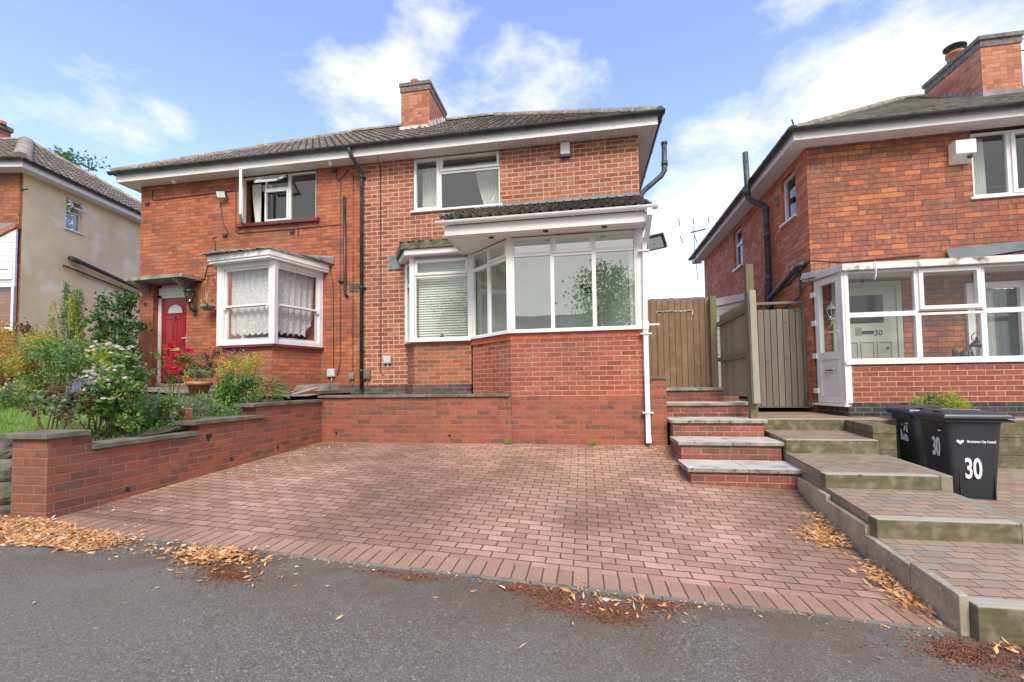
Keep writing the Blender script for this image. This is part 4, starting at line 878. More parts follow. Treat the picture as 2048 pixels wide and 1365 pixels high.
mb = MB(); gutter(mb, [FRt.p(-ovr - .12, ovr + .085, ZR + .155), FRt.p(LRr, ovr + .085, ZR + .155)], .055, .75); gutter(mb, [FRS.p(-ovr - .1, ovr + .085, ZR + .155), FRS.p(DR + ovr, ovr + .085, ZR + .155)], .055, .8)
mb.tube([FRt.p(-ovr - .05, ovr + .1, ZR + .21), FRt.p(-ovr - .07, ovr + .1, ZR + .30)], .012, 5); mb.build('gutter', M['black_pipe'], hr, fixn=False)
# chimney
c0 = at(1962, 75, Y=9.5); x0, x1, zt = 7.70, 8.36, 8.09
mb = MB(); mb.box(x0, x1, 9.5, 10.85, 6.3, zt - .20); chr_ = mb.build('chimney', M['brick_chimney'], hr)
mb = MB(); mb.box(x0 - .015, x1 + .015, 9.485, 10.865, zt - .20, zt - .07); mb.box(x0 - .045, x1 + .045, 9.455, 10.895, zt - .068, zt + .01); mb.build('chimney_cap', M['cap_brick'], chr_)
mb = MB(); mb.lathe((8.0, 10.45, zt), [(.14, 0), (.13, .30), (.155, .32), (.155, .38), (.11, .40), (.10, .30)]); mb.build('chimney_pot', M['terracotta'], chr_); mb = MB(); mb.lathe((8.10, 9.8, zt), [(.15, 0), (.14, .12), (.10, .14)]); mb.build('chimney_pot', M['terracotta'], chr_)
mb = MB()
for k in range(3): a = k * 2.1; mb.tube([(8.0 + .12 * math.cos(a), 10.45 + .12 * math.sin(a), zt + .36), (8.0 + .12 * math.cos(a), 10.45 + .12 * math.sin(a), zt + .52)], .008, 5)
mb.lathe((8.0, 10.45, zt + .50), [(0, .035), (.19, .0), (.19, -.012), (0, .0)], 24, Matrix.Rotation(.12, 3, 'Y')); mb.build('chimney_cowl', M['grey_pipe'], chr_, fixn=False)
mb = MB()
for i in range(7): y = 9.52 + i * .13; mb.box(x0 - .012, x0, y, y + .11, ZR + .15 + (y - 7.64) * .66 + .0, ZR + .15 + (y - 7.64) * .66 + .16)
mb.box(x0 - .03, x1 + .02, 9.46, 9.50, 6.78, 6.98); mb.build('flashing', M['lead'], chr_)
mb = MB(); mb.tube([(8.62, 9.9, 6.5), (8.62, 9.9, 8.3)], .02, 6)
for z in (7.98, 8.22): mb.tube([(8.42, 9.8, z), (9.2, 10.0, z)], .010, 5)
ae = mb.build('tv_aerial', M['grey_pipe']); tag(ae, "grey television aerial mast standing beside the tall chimney of number 30", 'aerial')
# windows
w5 = window(hr, FRt, uw, 4.6, 4.40, 5.44, [(0, .238, 0, 1, 0), (.238, .60, 0, 1, 1), (.6, 1, 0, 1, 0)], d=-.02, sill=True, sd=.03, fw=.06, gl='glass_dark')
mb = MB(); curtain(mb, FRt, uw + .05, uw + .30, 4.45, 5.42, -.18, 5, .08, .03); mb.build('curtain', M['curtain_cream'], w5, fixn=False)
w6 = window(hr, FRS, .45, 1.01, 4.50, 5.34, [(0, 1, 0, 1, 0)], d=-.05, sd=.05, fw=.055, gl='glass_dark')
w7 = window(hr, FRS, 3.32, 3.93, 4.38, 5.34, [(0, 1, .62, 1, 0), (0, 1, 0, .62, 0)], d=-.05, sd=.05, fw=.055, gl='glass_dark')
mb = MB(); mb.fbox(FRS, .4, 1.05, -.3, -.28, 4.5, 5.05); mb.build('blind', M['curtain_cream'], w6)
# soil stack and waste pipes on the side wall
mb = MB(); P = lambda u, d, z: FRS.p(u, d, z)
mb.tube([P(1.55, .09, .9), P(1.55, .09, 5.02), P(1.53, .12, 5.10), P(1.50, .36, 5.22), P(1.49, .44, 5.30), P(1.48, .47, 6.25)], .055, 14)
for z in (1.9, 2.95, 3.55, 4.45, 5.0): mb.tube([P(1.55, .09, z), P(1.55, .09, z + .09)], .066, 14)
mb.tube([P(1.482, .46, 5.36), P(1.482, .462, 5.48)], .066, 14)
mb.tube([P(.16, .02, 3.52), P(.20, .10, 3.50), P(.34, .11, 3.45), P(1.48, .11, 3.16)], .052, 12); mb.tube([P(.30, .11, 3.46), P(.42, .11, 3.43)], .064, 12)
mb.tube([P(.13, .02, 3.36), P(.22, .06, 3.36), P(.26, .06, 3.33), P(.26, .06, 3.02), P(.30, .06, 2.97), P(1.5, .06, 2.78)], .022, 8)
mb.build('soil_pipe', M['grey_pipe'], hr)
mb = MB(); mb.tube([P(1.68, .03, 4.35), P(1.70, .03, 2.6)], .018, 6); mb.tube([P(1.85, .04, 3.55), P(1.84, .04, 2.85)], .03, 8)
mb.tube([FRt.p(1.6, .012, 3.50), FRt.p(.5, .012, 3.46), FRt.p(.06, .012, 3.52), P(0, .012, 3.52), P(.8, .012, 3.33), P(2.9, .012, 3.05), P(5.2, .012, 2.6)], .009, 6)
mb.tube([FRt.p(4, .012, 3.47), FRt.p(1.6, .012, 3.42), FRt.p(.5, .012, 3.40)], .009, 6)
mb.tube([P(.02, .02, 1.05), P(.02, .02, 1.25), P(.35, .02, 1.27)], .008, 5); mb.build('cable', M['black_pipe'], hr)
mb = MB(); mb.fbox(FRS, 1.12, 1.22, 0, .03, 4.98, 5.13); mb.build('vent_cover', M['pot_stone'], hr)
# porch: projecting glazed front, white part-glazed door at its left return
PR = 7.36; A0, B0 = (3.865, 7.98), (3.985, PR); fG, LG = frpts(A0, B0); fQ = Fr(B0[0], B0[1], 0)
zs, ztp = 1.77, 3.16; XE = 7.6 - B0[0]
mb = MB(); mb.fbox(fQ, -.0, XE, -.10, 0, .9, zs - .05); mb.fbox(fQ, XE - .05, XE, -.7, -.1, .9, 3.2); mb.build('porch_wall', M['brick_chocolate'], hr)
mb = MB(); mb.fbox(fQ, -.01, XE, -.11, .012, .6, 1.13); mb.prism([(3.86, 7.99), (3.99, 7.34), (4.08, 7.34), (4.08, 7.99)], .6, 1.09); mb.build('porch_plinth', M['brick_blue_plinth'], hr)
b1 = (at(1834, 640, Y=PR).x - B0[0]) / XE; b2 = (at(1966, 640, Y=PR).x - B0[0]) / XE; zt_ = (at(1900, 624, Y=PR).z - zs) / (ztp - zs)
w8 = window(hr, fQ, .03, XE, zs, ztp, [(0, b1, zt_, 1, 0), (b1, b2, zt_ + .02, 1, 1), (b2, .86, zt_, 1, 0), (0, b1, 0, zt_, 0), (b1, b2, 0, zt_, 0), (b2, .86, 0, zt_, 0), (.86, 1, 0, 1, 0)], d=0., sill=False, gl='glass_clear', fw=.06)
mb = MB(); mb.fbox(fQ, -.03, XE, -.1, .04, zs - .05, zs - .003); mb.build('sill', M['upvc'], w8)
mb = MB(); mb.fbox(fQ, -.035, .055, -.09, .01, 1.09, 3.2); mb.fbox(fQ, .0, .03, .012, .018, 1.8, 3.2); mb.build('porch_post', M['upvc'], hr)
mb = MB(); mb.prism([(3.70, 8.0), (3.80, 7.96), (3.93, 7.27), (3.985, 7.27), (7.7, 7.27), (7.7, 7.42), (4.03, 7.42), (3.93, 8.0)], 3.165, 3.265); mb.build('porch_fascia', M['white_stained'], hr)
mb = MB(); mb.prism([(3.78, 8.0), (3.97, 7.30), (7.7, 7.30), (7.7, 8.0)], 3.24, lambda x, y: 3.27 + .05 * (y - 7.3)); mb.build('porch_roof', M['white_stained'], hr)
mb = MB(); mb.prism([(4.0, 8.0), (4.02, 7.44), (7.6, 7.44), (7.6, 8.0)], 3.16, 3.20); mb.build('porch_ceiling', M['porch_ceiling'], hr)
mb = MB(); ru = at(1965, 520, Y=7.9).x; mb.extr([(ru, 7.89, 3.33), (ru + .2, 7.3, 3.27), (8, 7.3, 3.29), (8, 7.89, 3.64)], (0, 0, .03)); mb.build('bay_roof', M['roof_tile_dark'], hr)
mb = MB(); fa, fb2, fc, fd = at(1893, 498, Y=7.90), at(2048, 490, Y=7.90), at(2048, 503, Y=7.90), at(1903, 524, Y=7.90); mb.extr([fd, fc + Vector((.6, 0, .10)), fb2 + Vector((.6, 0, .10)), fa], (0, .015, 0)); mb.build('flashing', M['blue_leadwork'], hr); mb = MB(); mb.hexa([(3.66, 7.99, 3.20), (3.80, 7.80, 3.20), (3.9, 7.99, 3.2), (3.84, 8.0, 3.2), (3.70, 7.99, 3.31), (3.82, 7.84, 3.30), (3.95, 7.95, 3.30), (3.84, 8.0, 3.31)]); mb.build('flashing', M['lead'], hr)
mb = MB(); mb.tube([(4.36, 7.25, 3.27), (4.37, 7.24, 3.20), (4.36, 7.235, 3.05), (4.34, 7.235, 2.98)], .008, 5); mb.build('loose_cord', M['upvc'], hr)
mb = MB(); ring(mb, fG, 0, LG - .02, 1.10, 3.17, .035, -.07, 0); mb.fbox(fG, -.04, LG + .02, -.03, .07, 1.075, 1.105)
ring(mb, fG, .03, LG - .05, 1.13, 3.14, .095, -.05, .022); mb.fbox(fG, .12, LG - .14, -.05, .022, 1.82, 1.94); mb.fbox(fG, .12, LG - .14, -.03, .0, 1.2, 1.83); ring(mb, fG, .14, LG - .16, 1.24, 1.80, .012, 0, .008)
pd = mb.build('porch_door', M['upvc'], hr, bevel=.004)
mb = MB(); mb.face([fG.p(.12, -.02, 1.93), fG.p(LG - .14, -.02, 1.93), fG.p(LG - .14, -.02, 3.06), fG.p(.12, -.02, 3.06)]); mb.build('door_pane', M['glass_dark'], pd)
mb = MB(); mb.fbox(fG, .2, LG - .22, .022, .032, 1.62, 1.70); mb.build('letterbox', M['white_mark'], pd)
mb = MB(); mb.fbox(fG, .215, LG - .235, .0, .034, 1.635, 1.655); mb.build('letterbox_flap', M['grey_pipe'], pd)
mb = MB(); mb.fbox(fG, LG - .12, LG - .09, .02, .03, 2.1, 2.34); mb.fbox(fG, LG - .27, LG - .09, .045, .058, 2.24, 2.262); mb.fbox(fG, LG - .11, LG - .095, .02, .055, 2.24, 2.262); mb.build('door_handle', M['white_mark'], pd)
mb = MB()
for z in (1.27, 1.85, 2.4, 2.88): mb.fbox(fG, -.03, .06, .02, .05, z, z + .085)
mb.build('door_hinges', M['upvc'], pd)
# inside the porch: cream front door with 30, brick wall, second window with curtains, lantern
u0, u1 = fu(1700, 650), fu(1785, 650)
mb = MB(); ring(mb, FRt, u0 - .28, u1 + .10, 1.1, 3.10, .07, .01, .05); mb.fbox(FRt, u0 - .21, u1 + .03, .01, .03, 1.1, 3.03)
du0, du1 = u0 - .2, u1 + .02
for (a, b) in ((.08, .34), (.38, .62), (.66, .92)): ring(mb, FRt, du0 + (du1 - du0) * a, du0 + (du1 - du0) * b, 1.25, 2.12, .02, .03, .045)
ind = mb.build('front_door', M['door_cream'], hr)
mb = MB(); mb.fbox(FRt, du0 + .14, du1 - .18, .03, .036, 2.42, 2.88); mb.build('door_glazing', M['dark_glass'], ind)
mb = MB(); mb.fbox(FRt, fu(1720, 657), fu(1743, 657), .03, .045, 2.245, 2.29); mb.build('letterbox', M['black_metal'], ind)
text_mesh('door_number', '30', FRt, fu(1752, 659), .034, 2.25, .13, M['black_metal'], ind, .95, .0)
mb = MB(); mb.fbox(FRt, fu(1707, 652), fu(1719, 652), .03, .036, 2.22, 2.35); mb.build('door_sticker', M['blue_leadwork'], ind)
mb = MB(); mb.lathe(FRt.p(fu(1770, 692), .05, 2.0), [(0, -.02), (.022, 0), (0, .02)], 10); mb.build('door_knob', M['black_metal'], ind)
u2 = fu(1938, 600); mb = MB(); ring(mb, FRt, u2 - .10, 4.6, 1.45, 3.0, .10, .0, .05); mb.fbox(FRt, u2 + .6, u2 + .66, 0, .05, 1.5, 3); iw = mb.build('window', M['white_paint'], hr)
mb = MB(); mb.face([FRt.p(u2, -.02, 1.55), FRt.p(4.5, -.02, 1.55), FRt.p(4.5, -.02, 2.9), FRt.p(u2, -.02, 2.9)]); mb.build('pane', M['glass_dark'], iw)
mb = MB(); curtain(mb, FRt, u2 + .0, u2 + .36, 1.56, 2.92, -.10, 5, .10, .03); mb.build('curtain', M['curtain_cream'], iw, fixn=False)
mb = MB(); curtain(mb, FRt, u2 + .4, u2 + 1.0, 1.56, 2.92, -.16, 6, 0, .03); mb.build('curtain', M['curtain_dark'], iw, fixn=False)
def lantern(nm, P, s, lab, wallarm=False, glassm='glass'):
    t = thing(nm, P, lab, 'lantern'); P = Vector(P)
    mb = MB(); mb.lathe(P, [(0, 0), (.05 * s, 0), (.05 * s, .012 * s), (.035 * s, .02 * s)], 6); mb.lathe(P + Vector((0, 0, .17 * s)), [(.085 * s, 0), (.09 * s, .01 * s), (.05 * s, .06 * s), (.015 * s, .09 * s), (.012 * s, .13 * s), (0, .14 * s)], 6)
    for k in range(6): a = k * math.pi / 3; mb.tube([P + Vector((.035 * s * math.cos(a), .035 * s * math.sin(a), .02 * s)), P + Vector((.078 * s * math.cos(a), .078 * s * math.sin(a), .17 * s))], .005 * s, 4)
    if wallarm:
        mb.tube([P + Vector((0, 0, 0)), P + Vector((0, 0, -.05 * s)), P + Vector((.0, .05 * s, -.11 * s)), P + Vector((0, .12 * s, -.12 * s))], .012 * s, 6); mb.box(P.x - .03 * s, P.x + .03 * s, P.y + .11 * s, P.y + .14 * s, P.z - .19 * s, P.z - .02 * s)
    else: mb.tube([P + Vector((.06 * s * math.cos(k), 0, .3 * s + .06 * s * math.sin(k))) for k in [i * .5 for i in range(13)]], .006 * s, 5)
    mb.build('frame', M['black_metal'] if 'white' not in lab else M['white_mark'], t, fixn=False)
    mb = MB(); mb.lathe(P, [(.033 * s, .02 * s), (.075 * s, .17 * s)], 6); mb.build('lantern_glass', M[glassm], t, fixn=False); return t
lantern('candle_lantern', (at(1956, 708, Y=7.45).x, 7.46, zs), 1.1, "small black candle lantern on the porch window ledge of number 30")
kt = MB(); kx = at(1932, 708, Y=7.48).x; kt.lathe((kx, 7.5, zs), [(0, 0), (.055, 0), (.06, .05), (.05, .11), (.03, .13), (0, .14)], 16); kt.tube([(kx - .055, 7.5, zs + .05), (kx - .09, 7.5, zs + .11)], .01, 6)
kt.tube([(kx + .05, 7.5, zs + .03), (kx + .09, 7.5, zs + .06), (kx + .08, 7.5, zs + .11), (kx + .045, 7.5, zs + .11)], .008, 6); kt.lathe((kx - .13, 7.5, zs), [(0, 0), (.03, 0), (.03, .15), (.012, .17), (.012, .2), (0, .2)], 12)
tag(kt.build('kettle', M['black_metal'], fixn=False), "dark kettle and bottle on the porch window ledge beside the candle lantern", 'kettle')
# lean-to behind the side gate
l0, l1 = at(1427, 603, Y=10.6), at(1545, 583, Y=10.6)
mb = MB(); mb.extr([(l0.x, 10.6, 1.3), (3.95, 10.6, 1.3), (3.95, 10.6, l1.z), (l0.x, 10.6, l0.z)], (0, 2.2, 0)); lt = mb.build('lean_to', M['weatherboard'], hr)
mb = MB(); mb.extr([(l0.x - .08, 10.55, l0.z - .14), (3.95, 10.55, l1.z - .14), (3.95, 10.55, l1.z + .03), (l0.x - .08, 10.55, l0.z + .03)], (0, .04, 0)); mb.build('lean_to_fascia', M['upvc'], lt)
# ================================================================ fixtures on the walls
def flood(nm, P, yaw, lab, s=1., tilt=.5):
    t = thing(nm, P, lab, 'floodlight'); Mx = Matrix.Translation(P) @ Matrix.Rotation(yaw, 4, 'Z') @ Matrix.Rotation(tilt, 4, 'X')
    def B(x0, x1, y0, y1, z0, z1): return [Mx @ Vector(v) * 1 for v in ((x0, y0, z0), (x1, y0, z0), (x1, y1, z0), (x0, y1, z0), (x0, y0, z1), (x1, y0, z1), (x1, y1, z1), (x0, y1, z1))]
    mb = MB(); mb.hexa(B(-.12 * s, .12 * s, 0, .05 * s, -.09 * s, .09 * s)); 
    for k in range(6): mb.hexa(B((-.10 + k * .038) * s, (-.092 + k * .038) * s, .05 * s, .075 * s, -.08 * s, .08 * s))
    mb.tube([P, P + Vector((0, .0, .0)) + Vector((.0, .09, -.03))], .016, 6); mb.build('housing', M['black_metal'], t)
    mb = MB(); mb.hexa(B(-.10 * s, .10 * s, -.006, 0, -.07 * s, .07 * s)); mb.build('lens', M['light_lens'], t)
flood('floodlight', Vector((-7.55, 7.86, 5.60)), .25, "small black floodlight on the orange brick wall left of the open upstairs window", .85, .35)
fp = at(1309, 487, Y=7.3)
flood('floodlight', Vector((fp.x, 7.3, fp.z)), -.55, "large floodlight sticking out from the right side of the white glazed porch", 1.35, .75)
mb = MB(); mb.tube([(.93, 7.3, fp.z + .12), (fp.x, 7.33, fp.z + .05)], .012, 6); mb.build('bracket', M['black_metal'], [o for o in COL.objects if o.name == 'floodlight.001'][0])
ab = thing('alarm_box', (-.27, 7.95, 5.72), "cream burglar alarm box with dark blue base high on the pale-pointed brick wall", 'alarm box')
mb = MB(); mb.prism([(-.36, 7.995), (-.355, 7.93), (-.185, 7.93), (-.18, 7.995)], 5.77, 6.00); mb.build('cover', M['alarm_cream'], ab, bevel=.01)
mb = MB(); mb.prism([(-.365, 7.995), (-.36, 7.925), (-.18, 7.925), (-.175, 7.995)], 5.715, 5.768); mb.build('base', M['alarm_blue'], ab, bevel=.01)
u = fu(1912, 300); ab = thing('alarm_box', FRt.p(u, 0, 5.1), "white cube-shaped alarm box with grey sensor beside the upstairs window of number 30", 'alarm box')
mb = MB(); mb.extr([FRt.p(u - .15, .0, 5.28), FRt.p(u - .15, .16, 5.28), FRt.p(u - .15, .16, 5.06), FRt.p(u - .15, .0, 4.95)], FRt.U * .28); mb.build('cover', M['alarm_cream'], ab, bevel=.01)
mb = MB(); mb.lathe(FRt.p(u + .06, .12, 5.01), [(0, -.03), (.03, -.015), (.035, .02)], 12); mb.build('sensor', M['grey_pipe'], ab)
def meter(px, py, Y, w, h, lab, mat, nm='meter_box'):
    P = at(px, py, Y=8.0); t = thing(nm, (P.x, 7.99, P.z - h / 2), lab, 'meter box', None)
    mb = MB(); mb.box(P.x - w / 2, P.x + w / 2, 7.94, 7.997, P.z - h / 2, P.z + h / 2); mb.build('cover', M[mat], t, bevel=.008)
    mb = MB(); mb.box(P.x - w * .36, P.x + w * .36, 7.935, 7.94, P.z - h * .36, P.z + h * .36); mb.tube([(P.x, 7.98, P.z - h / 2), (P.x + .01, 7.985, P.z - h / 2 - .12)], .01, 5); mb.build('door_panel', M[mat], t)
meter(776, 720, 8, .15, .15, "pale grey utility box on pale brick just left of the porch bay", 'meter_grey')
meter(664, 746, 8, .16, .16, "pale grey utility box low on the orange brick wall right of the lace bay", 'meter_grey')
meter(705, 753, 8, .11, .13, "small dull grey box beside the foot of the black downpipe, on its left", 'pot_stone')
meter(735, 749, 8, .15, .19, "brown-grey hooded box beside the foot of the black downpipe, on its right", 'roof_tile')
lantern('wall_lantern', (at(377, 606, Y=7.82).x, 7.84, at(377, 606, Y=7.82).z), 1.35, "black coach lantern on the wall between the maroon door and the hanging basket", True)
lantern('wall_lantern', (at(1657, 640, Y=7.9).x + .05, 7.9, at(1657, 640, Y=7.9).z), 1.0, "white lantern on brick seen through the glass of the part-glazed white porch door", True)
for nm, x, lab in (('security_sensor', at(348, 365, Y=7.85), "white dome sensor under the eaves at the far left end of the orange house"), ('security_sensor', at(661, 326, Y=7.8), "white dome sensor under the eaves near the black downpipe top")):
    mb = MB(); mb.lathe((x.x, x.y, SOF - .07), [(0, -.02), (.03, -.01), (.045, .02), (.05, .07)], 14); tag(mb.build(nm, M['alarm_cream']), lab, 'sensor')
# hanging basket with dried plant
hb = at(415, 612, Y=7.78); t = thing('hanging_basket', (hb.x, 7.78, hb.z - .1), "hanging basket of dead straw-coloured stems right of the maroon door", 'basket')
mb = MB(); mb.lathe((hb.x, 7.78, hb.z - .10), [(0, 0), (.07, .01), (.12, .06), (.135, .11), (.125, .11)], 18); mb.build('bowl', M['pot_stone'], t, fixn=False)
mb = MB(); top = Vector((hb.x - .02, 7.80, hb.z + .52))
for k in range(3): a = k * 2.09 + .4; mb.tube([top, (hb.x + .13 * math.cos(a), 7.78 + .13 * math.sin(a), hb.z)], .004, 4)
mb.tube([top, top + Vector((0, 0, .04)), top + Vector((.08, .03, .16)), top + Vector((.14, .10, .14)), top + Vector((.14, .19, .02))], .01, 6); mb.build('chain', M['grey_pipe'], t)
mb = MB()
for i in range(90):
    a, q = rr(0, 6.28), rr(.0, .11); p = Vector((hb.x + q * math.cos(a), 7.78 + q * math.sin(a), hb.z)); e = p + Vector((math.cos(a) * rr(.02, .16), math.sin(a) * rr(.02, .12), rr(-.06, .12)))
    if i % 30 == 0: e = p + Vector((rr(-.03, .03), rr(-.03, .03), rr(.2, .4)))
    mb.face([p - Vector((.006, 0, 0)), p + Vector((.006, 0, 0)), e + Vector((.012, 0, .01)), e + Vector((-.012, 0, -.01))])
mb.build('dried_stems', M['straw'], t, fixn=False)
# far aerial on the back corner of number 30
P = at(1389, 500, Y=14.0); t = thing('tv_aerial', (P.x, 14, 4.5), "spindly black aerial poking above the far eaves of number 30", 'aerial')
mb = MB(); mb.tube([(P.x + .08, 14, 4.6), (P.x, 14, P.z), (P.x, 14, P.z + .75)], .009, 6)
h0 = P.z + .55; mb.tube([(P.x - .1, 14, h0), (P.x + .35, 14, h0 + .08)], .02, 6)
for (dx, zz_) in ((-.42, 0), (.45, .05), (0, .3)):
    for s_ in (0, .3): mb.tube([(P.x + dx, 14, h0 - .05 + s_), (P.x + dx + (.08 if s_ == 0 else -.02), 14, h0 + .17 + s_)] if s_ else [(P.x + dx + .08, 14, h0 - .32), (P.x + dx, 14, h0 - .08)], .012, 5)
mb.build('aerial_rods', M['black_metal'], t)
# ================================================================ ground
def pz(x, y=2.87):
    x = max(-11., min(9., x)); return .165 - .05 * x + (0.012 * (y - 2.87) if y < 2.87 and y > -8 else 0)
FE, BE = 2.87, 6.86
def dz(x, y):
    t = max(0., min(1., (y - FE) / (BE - FE))); p = 1. + max(0., min(1., (x + 4.5) / 5.5)) * 1.1
    return pz(x) + (.535 - pz(x)) * t ** p
def sheet(name, xs, ys, zf, mat, **kw):
    mb = MB(); mb.smooth_grid = True; mb.grid([[(x, y, zf(x, y)) for x in xs] for y in ys]); o = mb.build(name, M[mat], fixn=False, **kw); return structure(o)
def fr_(a, b, n): return [a + (b - a) * i / n for i in range(n + 1)]
def gz(x, y): return pz(x, y) if abs(x) < 60 else pz(x, y)
sheet('pavement', [-60, -30, -15] + fr_(-11, 9, 40) + [15, 30, 60], [-40, -20, -8] + fr_(-7, 2.82, 20) + [FE], lambda x, y: pz(x, y), 'tarmac')
sheet('ground', [-1500, -200, -60, 60, 200, 1500], [-1500, -200, -40, 40, 200, 1500], lambda x, y: -.75 if y < 20 else -.3, 'soil')
def xl(y): return 2.10 + (y - 2.85) * .13       # drive side of the timber path
def xr(y): return 3.17 + (y - 3.8) * .175
sheet('driveway', fr_(-4.52, 2.6, 36), fr_(FE + .235, BE + .02, 26), lambda x, y: dz(x, y), 'pavers_red')
sheet('driveway_border', fr_(-4.52, 2.5, 36), fr_(FE + .012, FE + .238, 2), lambda x, y: dz(x, y) + .003, 'pavers_header')
mb = MB()
for i in range(8):
    x0 = -4.52 + i * .83; x1 = x0 + .822; mb.prism([(x0, FE - .022), (x1, FE - .022), (x1, FE + .014), (x0, FE + .014)], lambda x, y: pz(x) - .1, lambda x, y: pz(x) + .006)
structure(mb.build('kerb', M['concrete_dark']))
# raised garden and paths
def gh(x, y):
    t = max(0., min(1., (y - 3.0) / 4.2)); s = max(0., min(1., (-5.4 - x) / 5.))
    nw = .925 + .085 * (y - 3.2); fr = 1.0 + .33 * t + .25 * s * (1 - .3 * t); q = max(0., min(1., (-4.75 - x) / .8)); return nw * (1 - q) + max(nw, fr) * q
sheet('lawn', [-40, -20] + fr_(-14, -4.62, 30), fr_(3.15, 7.2, 20), gh, 'lawn_ground')
def bedz(x, y): return gh(x, y) + .012 + .02 * math.sin(x * 7 + y * 5) * math.sin(y * 9)
sheet('flower_bed', fr_(-5.75, -4.62, 12), fr_(3.2, 6.6, 30), bedz, 'soil')
sheet('flower_bed', fr_(-9.0, -5.4, 20), fr_(5.1, 7.0, 12), lambda x, y: bedz(x, y) + .005, 'soil')
sheet('path', [-40, -20] + fr_(-14, -4.62, 20), [6.6, 7.0, 7.4, 8.3, 16], lambda x, y: 1.36 + max(0, min(.16, (-x - 6) * .06)) + (.0 if y > 6.9 else -.03), 'concrete_dark')
sheet('path', fr_(-4.62, 1.2, 12), [6.9, 7.3, 8.0], lambda x, y: 1.29 + .02 * (y - 6.9), 'concrete_dark')
sheet('back_garden', [1.0, 1.2, 2.30, 2.301, 3.9], [8.0, 8.2, 12, 25], lambda x, y: 1.365 if x < 2.3005 else 1.03, 'concrete_dark')
# left return of the street garden wall to the pier
# terraces of the timber path
TR = [(2.80, 3.80, .25), (3.80, 4.76, .41), (4.76, 5.98, .56), (5.98, 7.01, .74)]
for y0, y1, z in TR:
    mb = MB(); n = 6
    mb.grid([[(xl(y0 + (y1 - y0) * j / n) + (xr(y0 + (y1 - y0) * j / n) - xl(y0 + (y1 - y0) * j / n)) * i / 6, y0 + .02 + (y1 - y0) * j / n, z + .002 + .012 * j / n) for i in range(7)] for j in range(n + 1)])
    mb.face([(xl(y0), y0 + .02, z), (xl(y1), y1 + .02, z + .012), (xl(y1), y1 + .02, -.3), (xl(y0), y0 + .02, -.3)])
    structure(mb.build('path', M['pavers_buff'], fixn=False))
mb = MB(); mb.grid([[(x, y, .915 + (y - 7.0) * .03) for x in (2.62, 3.2, 3.8, 5, 8, 14)] for y in (7.04, 7.4, 8.0)]); structure(mb.build('path', M['pavers_buff'], fixn=False))
mb = MB(); mb.grid([[(x, y, .945 + (y - 8.0) * .05) for x in (2.62, 3.2, 3.9)] for y in (8.0, 8.4, 12)]); structure(mb.build('path', M['pavers_buff'], fixn=False))
def lz(x, y): t = max(0, min(1, (y - 2.87) / 3.0)); return pz(x) + (.16 - pz(x)) * t + max(0, y - 5.6) * .06
mb = MB(); mb.grid([[(x if i else max(3.05, xr(y) + .05), y, lz(x, y)) for i, x in enumerate((3.1, 4, 5, 6, 8, 10, 14))] for y in fr_(2.87, 7.0, 12)]); structure(mb.build('parking_area', M['pavers_buff'], fixn=False))
# timber sleepers
def step(x0, x1, y, z0, z1, lab, ry=0.):
    t = thing('timber_step', ((x0 + x1) / 2, y, z0), lab, 'timber step', 'timber risers of the garden path')
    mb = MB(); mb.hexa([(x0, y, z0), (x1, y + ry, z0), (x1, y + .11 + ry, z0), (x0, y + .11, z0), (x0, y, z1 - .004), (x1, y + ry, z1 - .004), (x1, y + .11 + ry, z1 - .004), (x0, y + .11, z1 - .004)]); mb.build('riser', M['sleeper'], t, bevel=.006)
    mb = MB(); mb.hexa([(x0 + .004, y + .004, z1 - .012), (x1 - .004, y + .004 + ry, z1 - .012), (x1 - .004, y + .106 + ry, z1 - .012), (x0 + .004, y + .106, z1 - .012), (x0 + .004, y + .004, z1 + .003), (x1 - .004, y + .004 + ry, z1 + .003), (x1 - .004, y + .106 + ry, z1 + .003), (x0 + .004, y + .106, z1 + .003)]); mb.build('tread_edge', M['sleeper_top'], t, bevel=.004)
step(xl(2.8) - .0, 3.5, 2.78, .0, .25, "lowest mossy timber step, beside the pavement leaf pile")
step(xl(3.8) - .006, xr(3.8) + .0, 3.80, .2, .41, "wide green mossy timber step, second up from the pavement")
step(xl(4.76) - .006, xr(4.76), 4.76, .38, .56, "mossy timber step whose left end meets the lowest brick step")
step(xl(5.98), xr(5.98), 5.98, .54, .74, "mossy timber step with a pale crack, second from the top of the path")
step(xl(7.0) + .0, xr(7.0) - .06, 7.0, .70, .915, "topmost mossy timber step, below the grey gate")
def edging(y0, y1, z0, z1, lab, w=.10):
    mb = MB(); mb.hexa([(xr(y0), y0, z0), (xr(y0) + w, y0, z0), (xr(y1) + w, y1, z0), (xr(y1), y1, z0), (xr(y0), y0, z1), (xr(y0) + w, y0, z1), (xr(y1) + w, y1, z1), (xr(y1), y1, z1)])
    tag(mb.build('timber_edging', M['sleeper_y'], bevel=.006), lab, 'timber edging', 'timber edging of the garden path')
edging(2.80, 3.80, -.1, .26, "timber edging on the right of the lowest path level"); edging(3.80, 4.755, .0, .412, "timber edging running past the foot of the black bin"); edging(4.76, 6.0, .0, .565, "timber edging with a square end left of the bins")
tw = thing('timber_retaining_wall', (6, 7.0, .2), "mossy retaining wall of stacked timbers behind the wheelie bins", 'retaining wall')
for i, (z0, z1) in enumerate(((.15, .42), (.425, .66), (.665, .905))):
    for (a, b) in ((3.66, 3.92), (3.925, 6.3), (6.305, 9.)):
        mb = MB(); mb.box(a, b, 6.99 + rr(0, .006), 7.10, z0, z1); mb.build('sleeper', M['sleeper'], tw, bevel=.006)
mb = MB(); mb.box(3.66, 9, 6.995, 7.09, .9055, .918); mb.build('capping', M['sleeper_top'], tw)
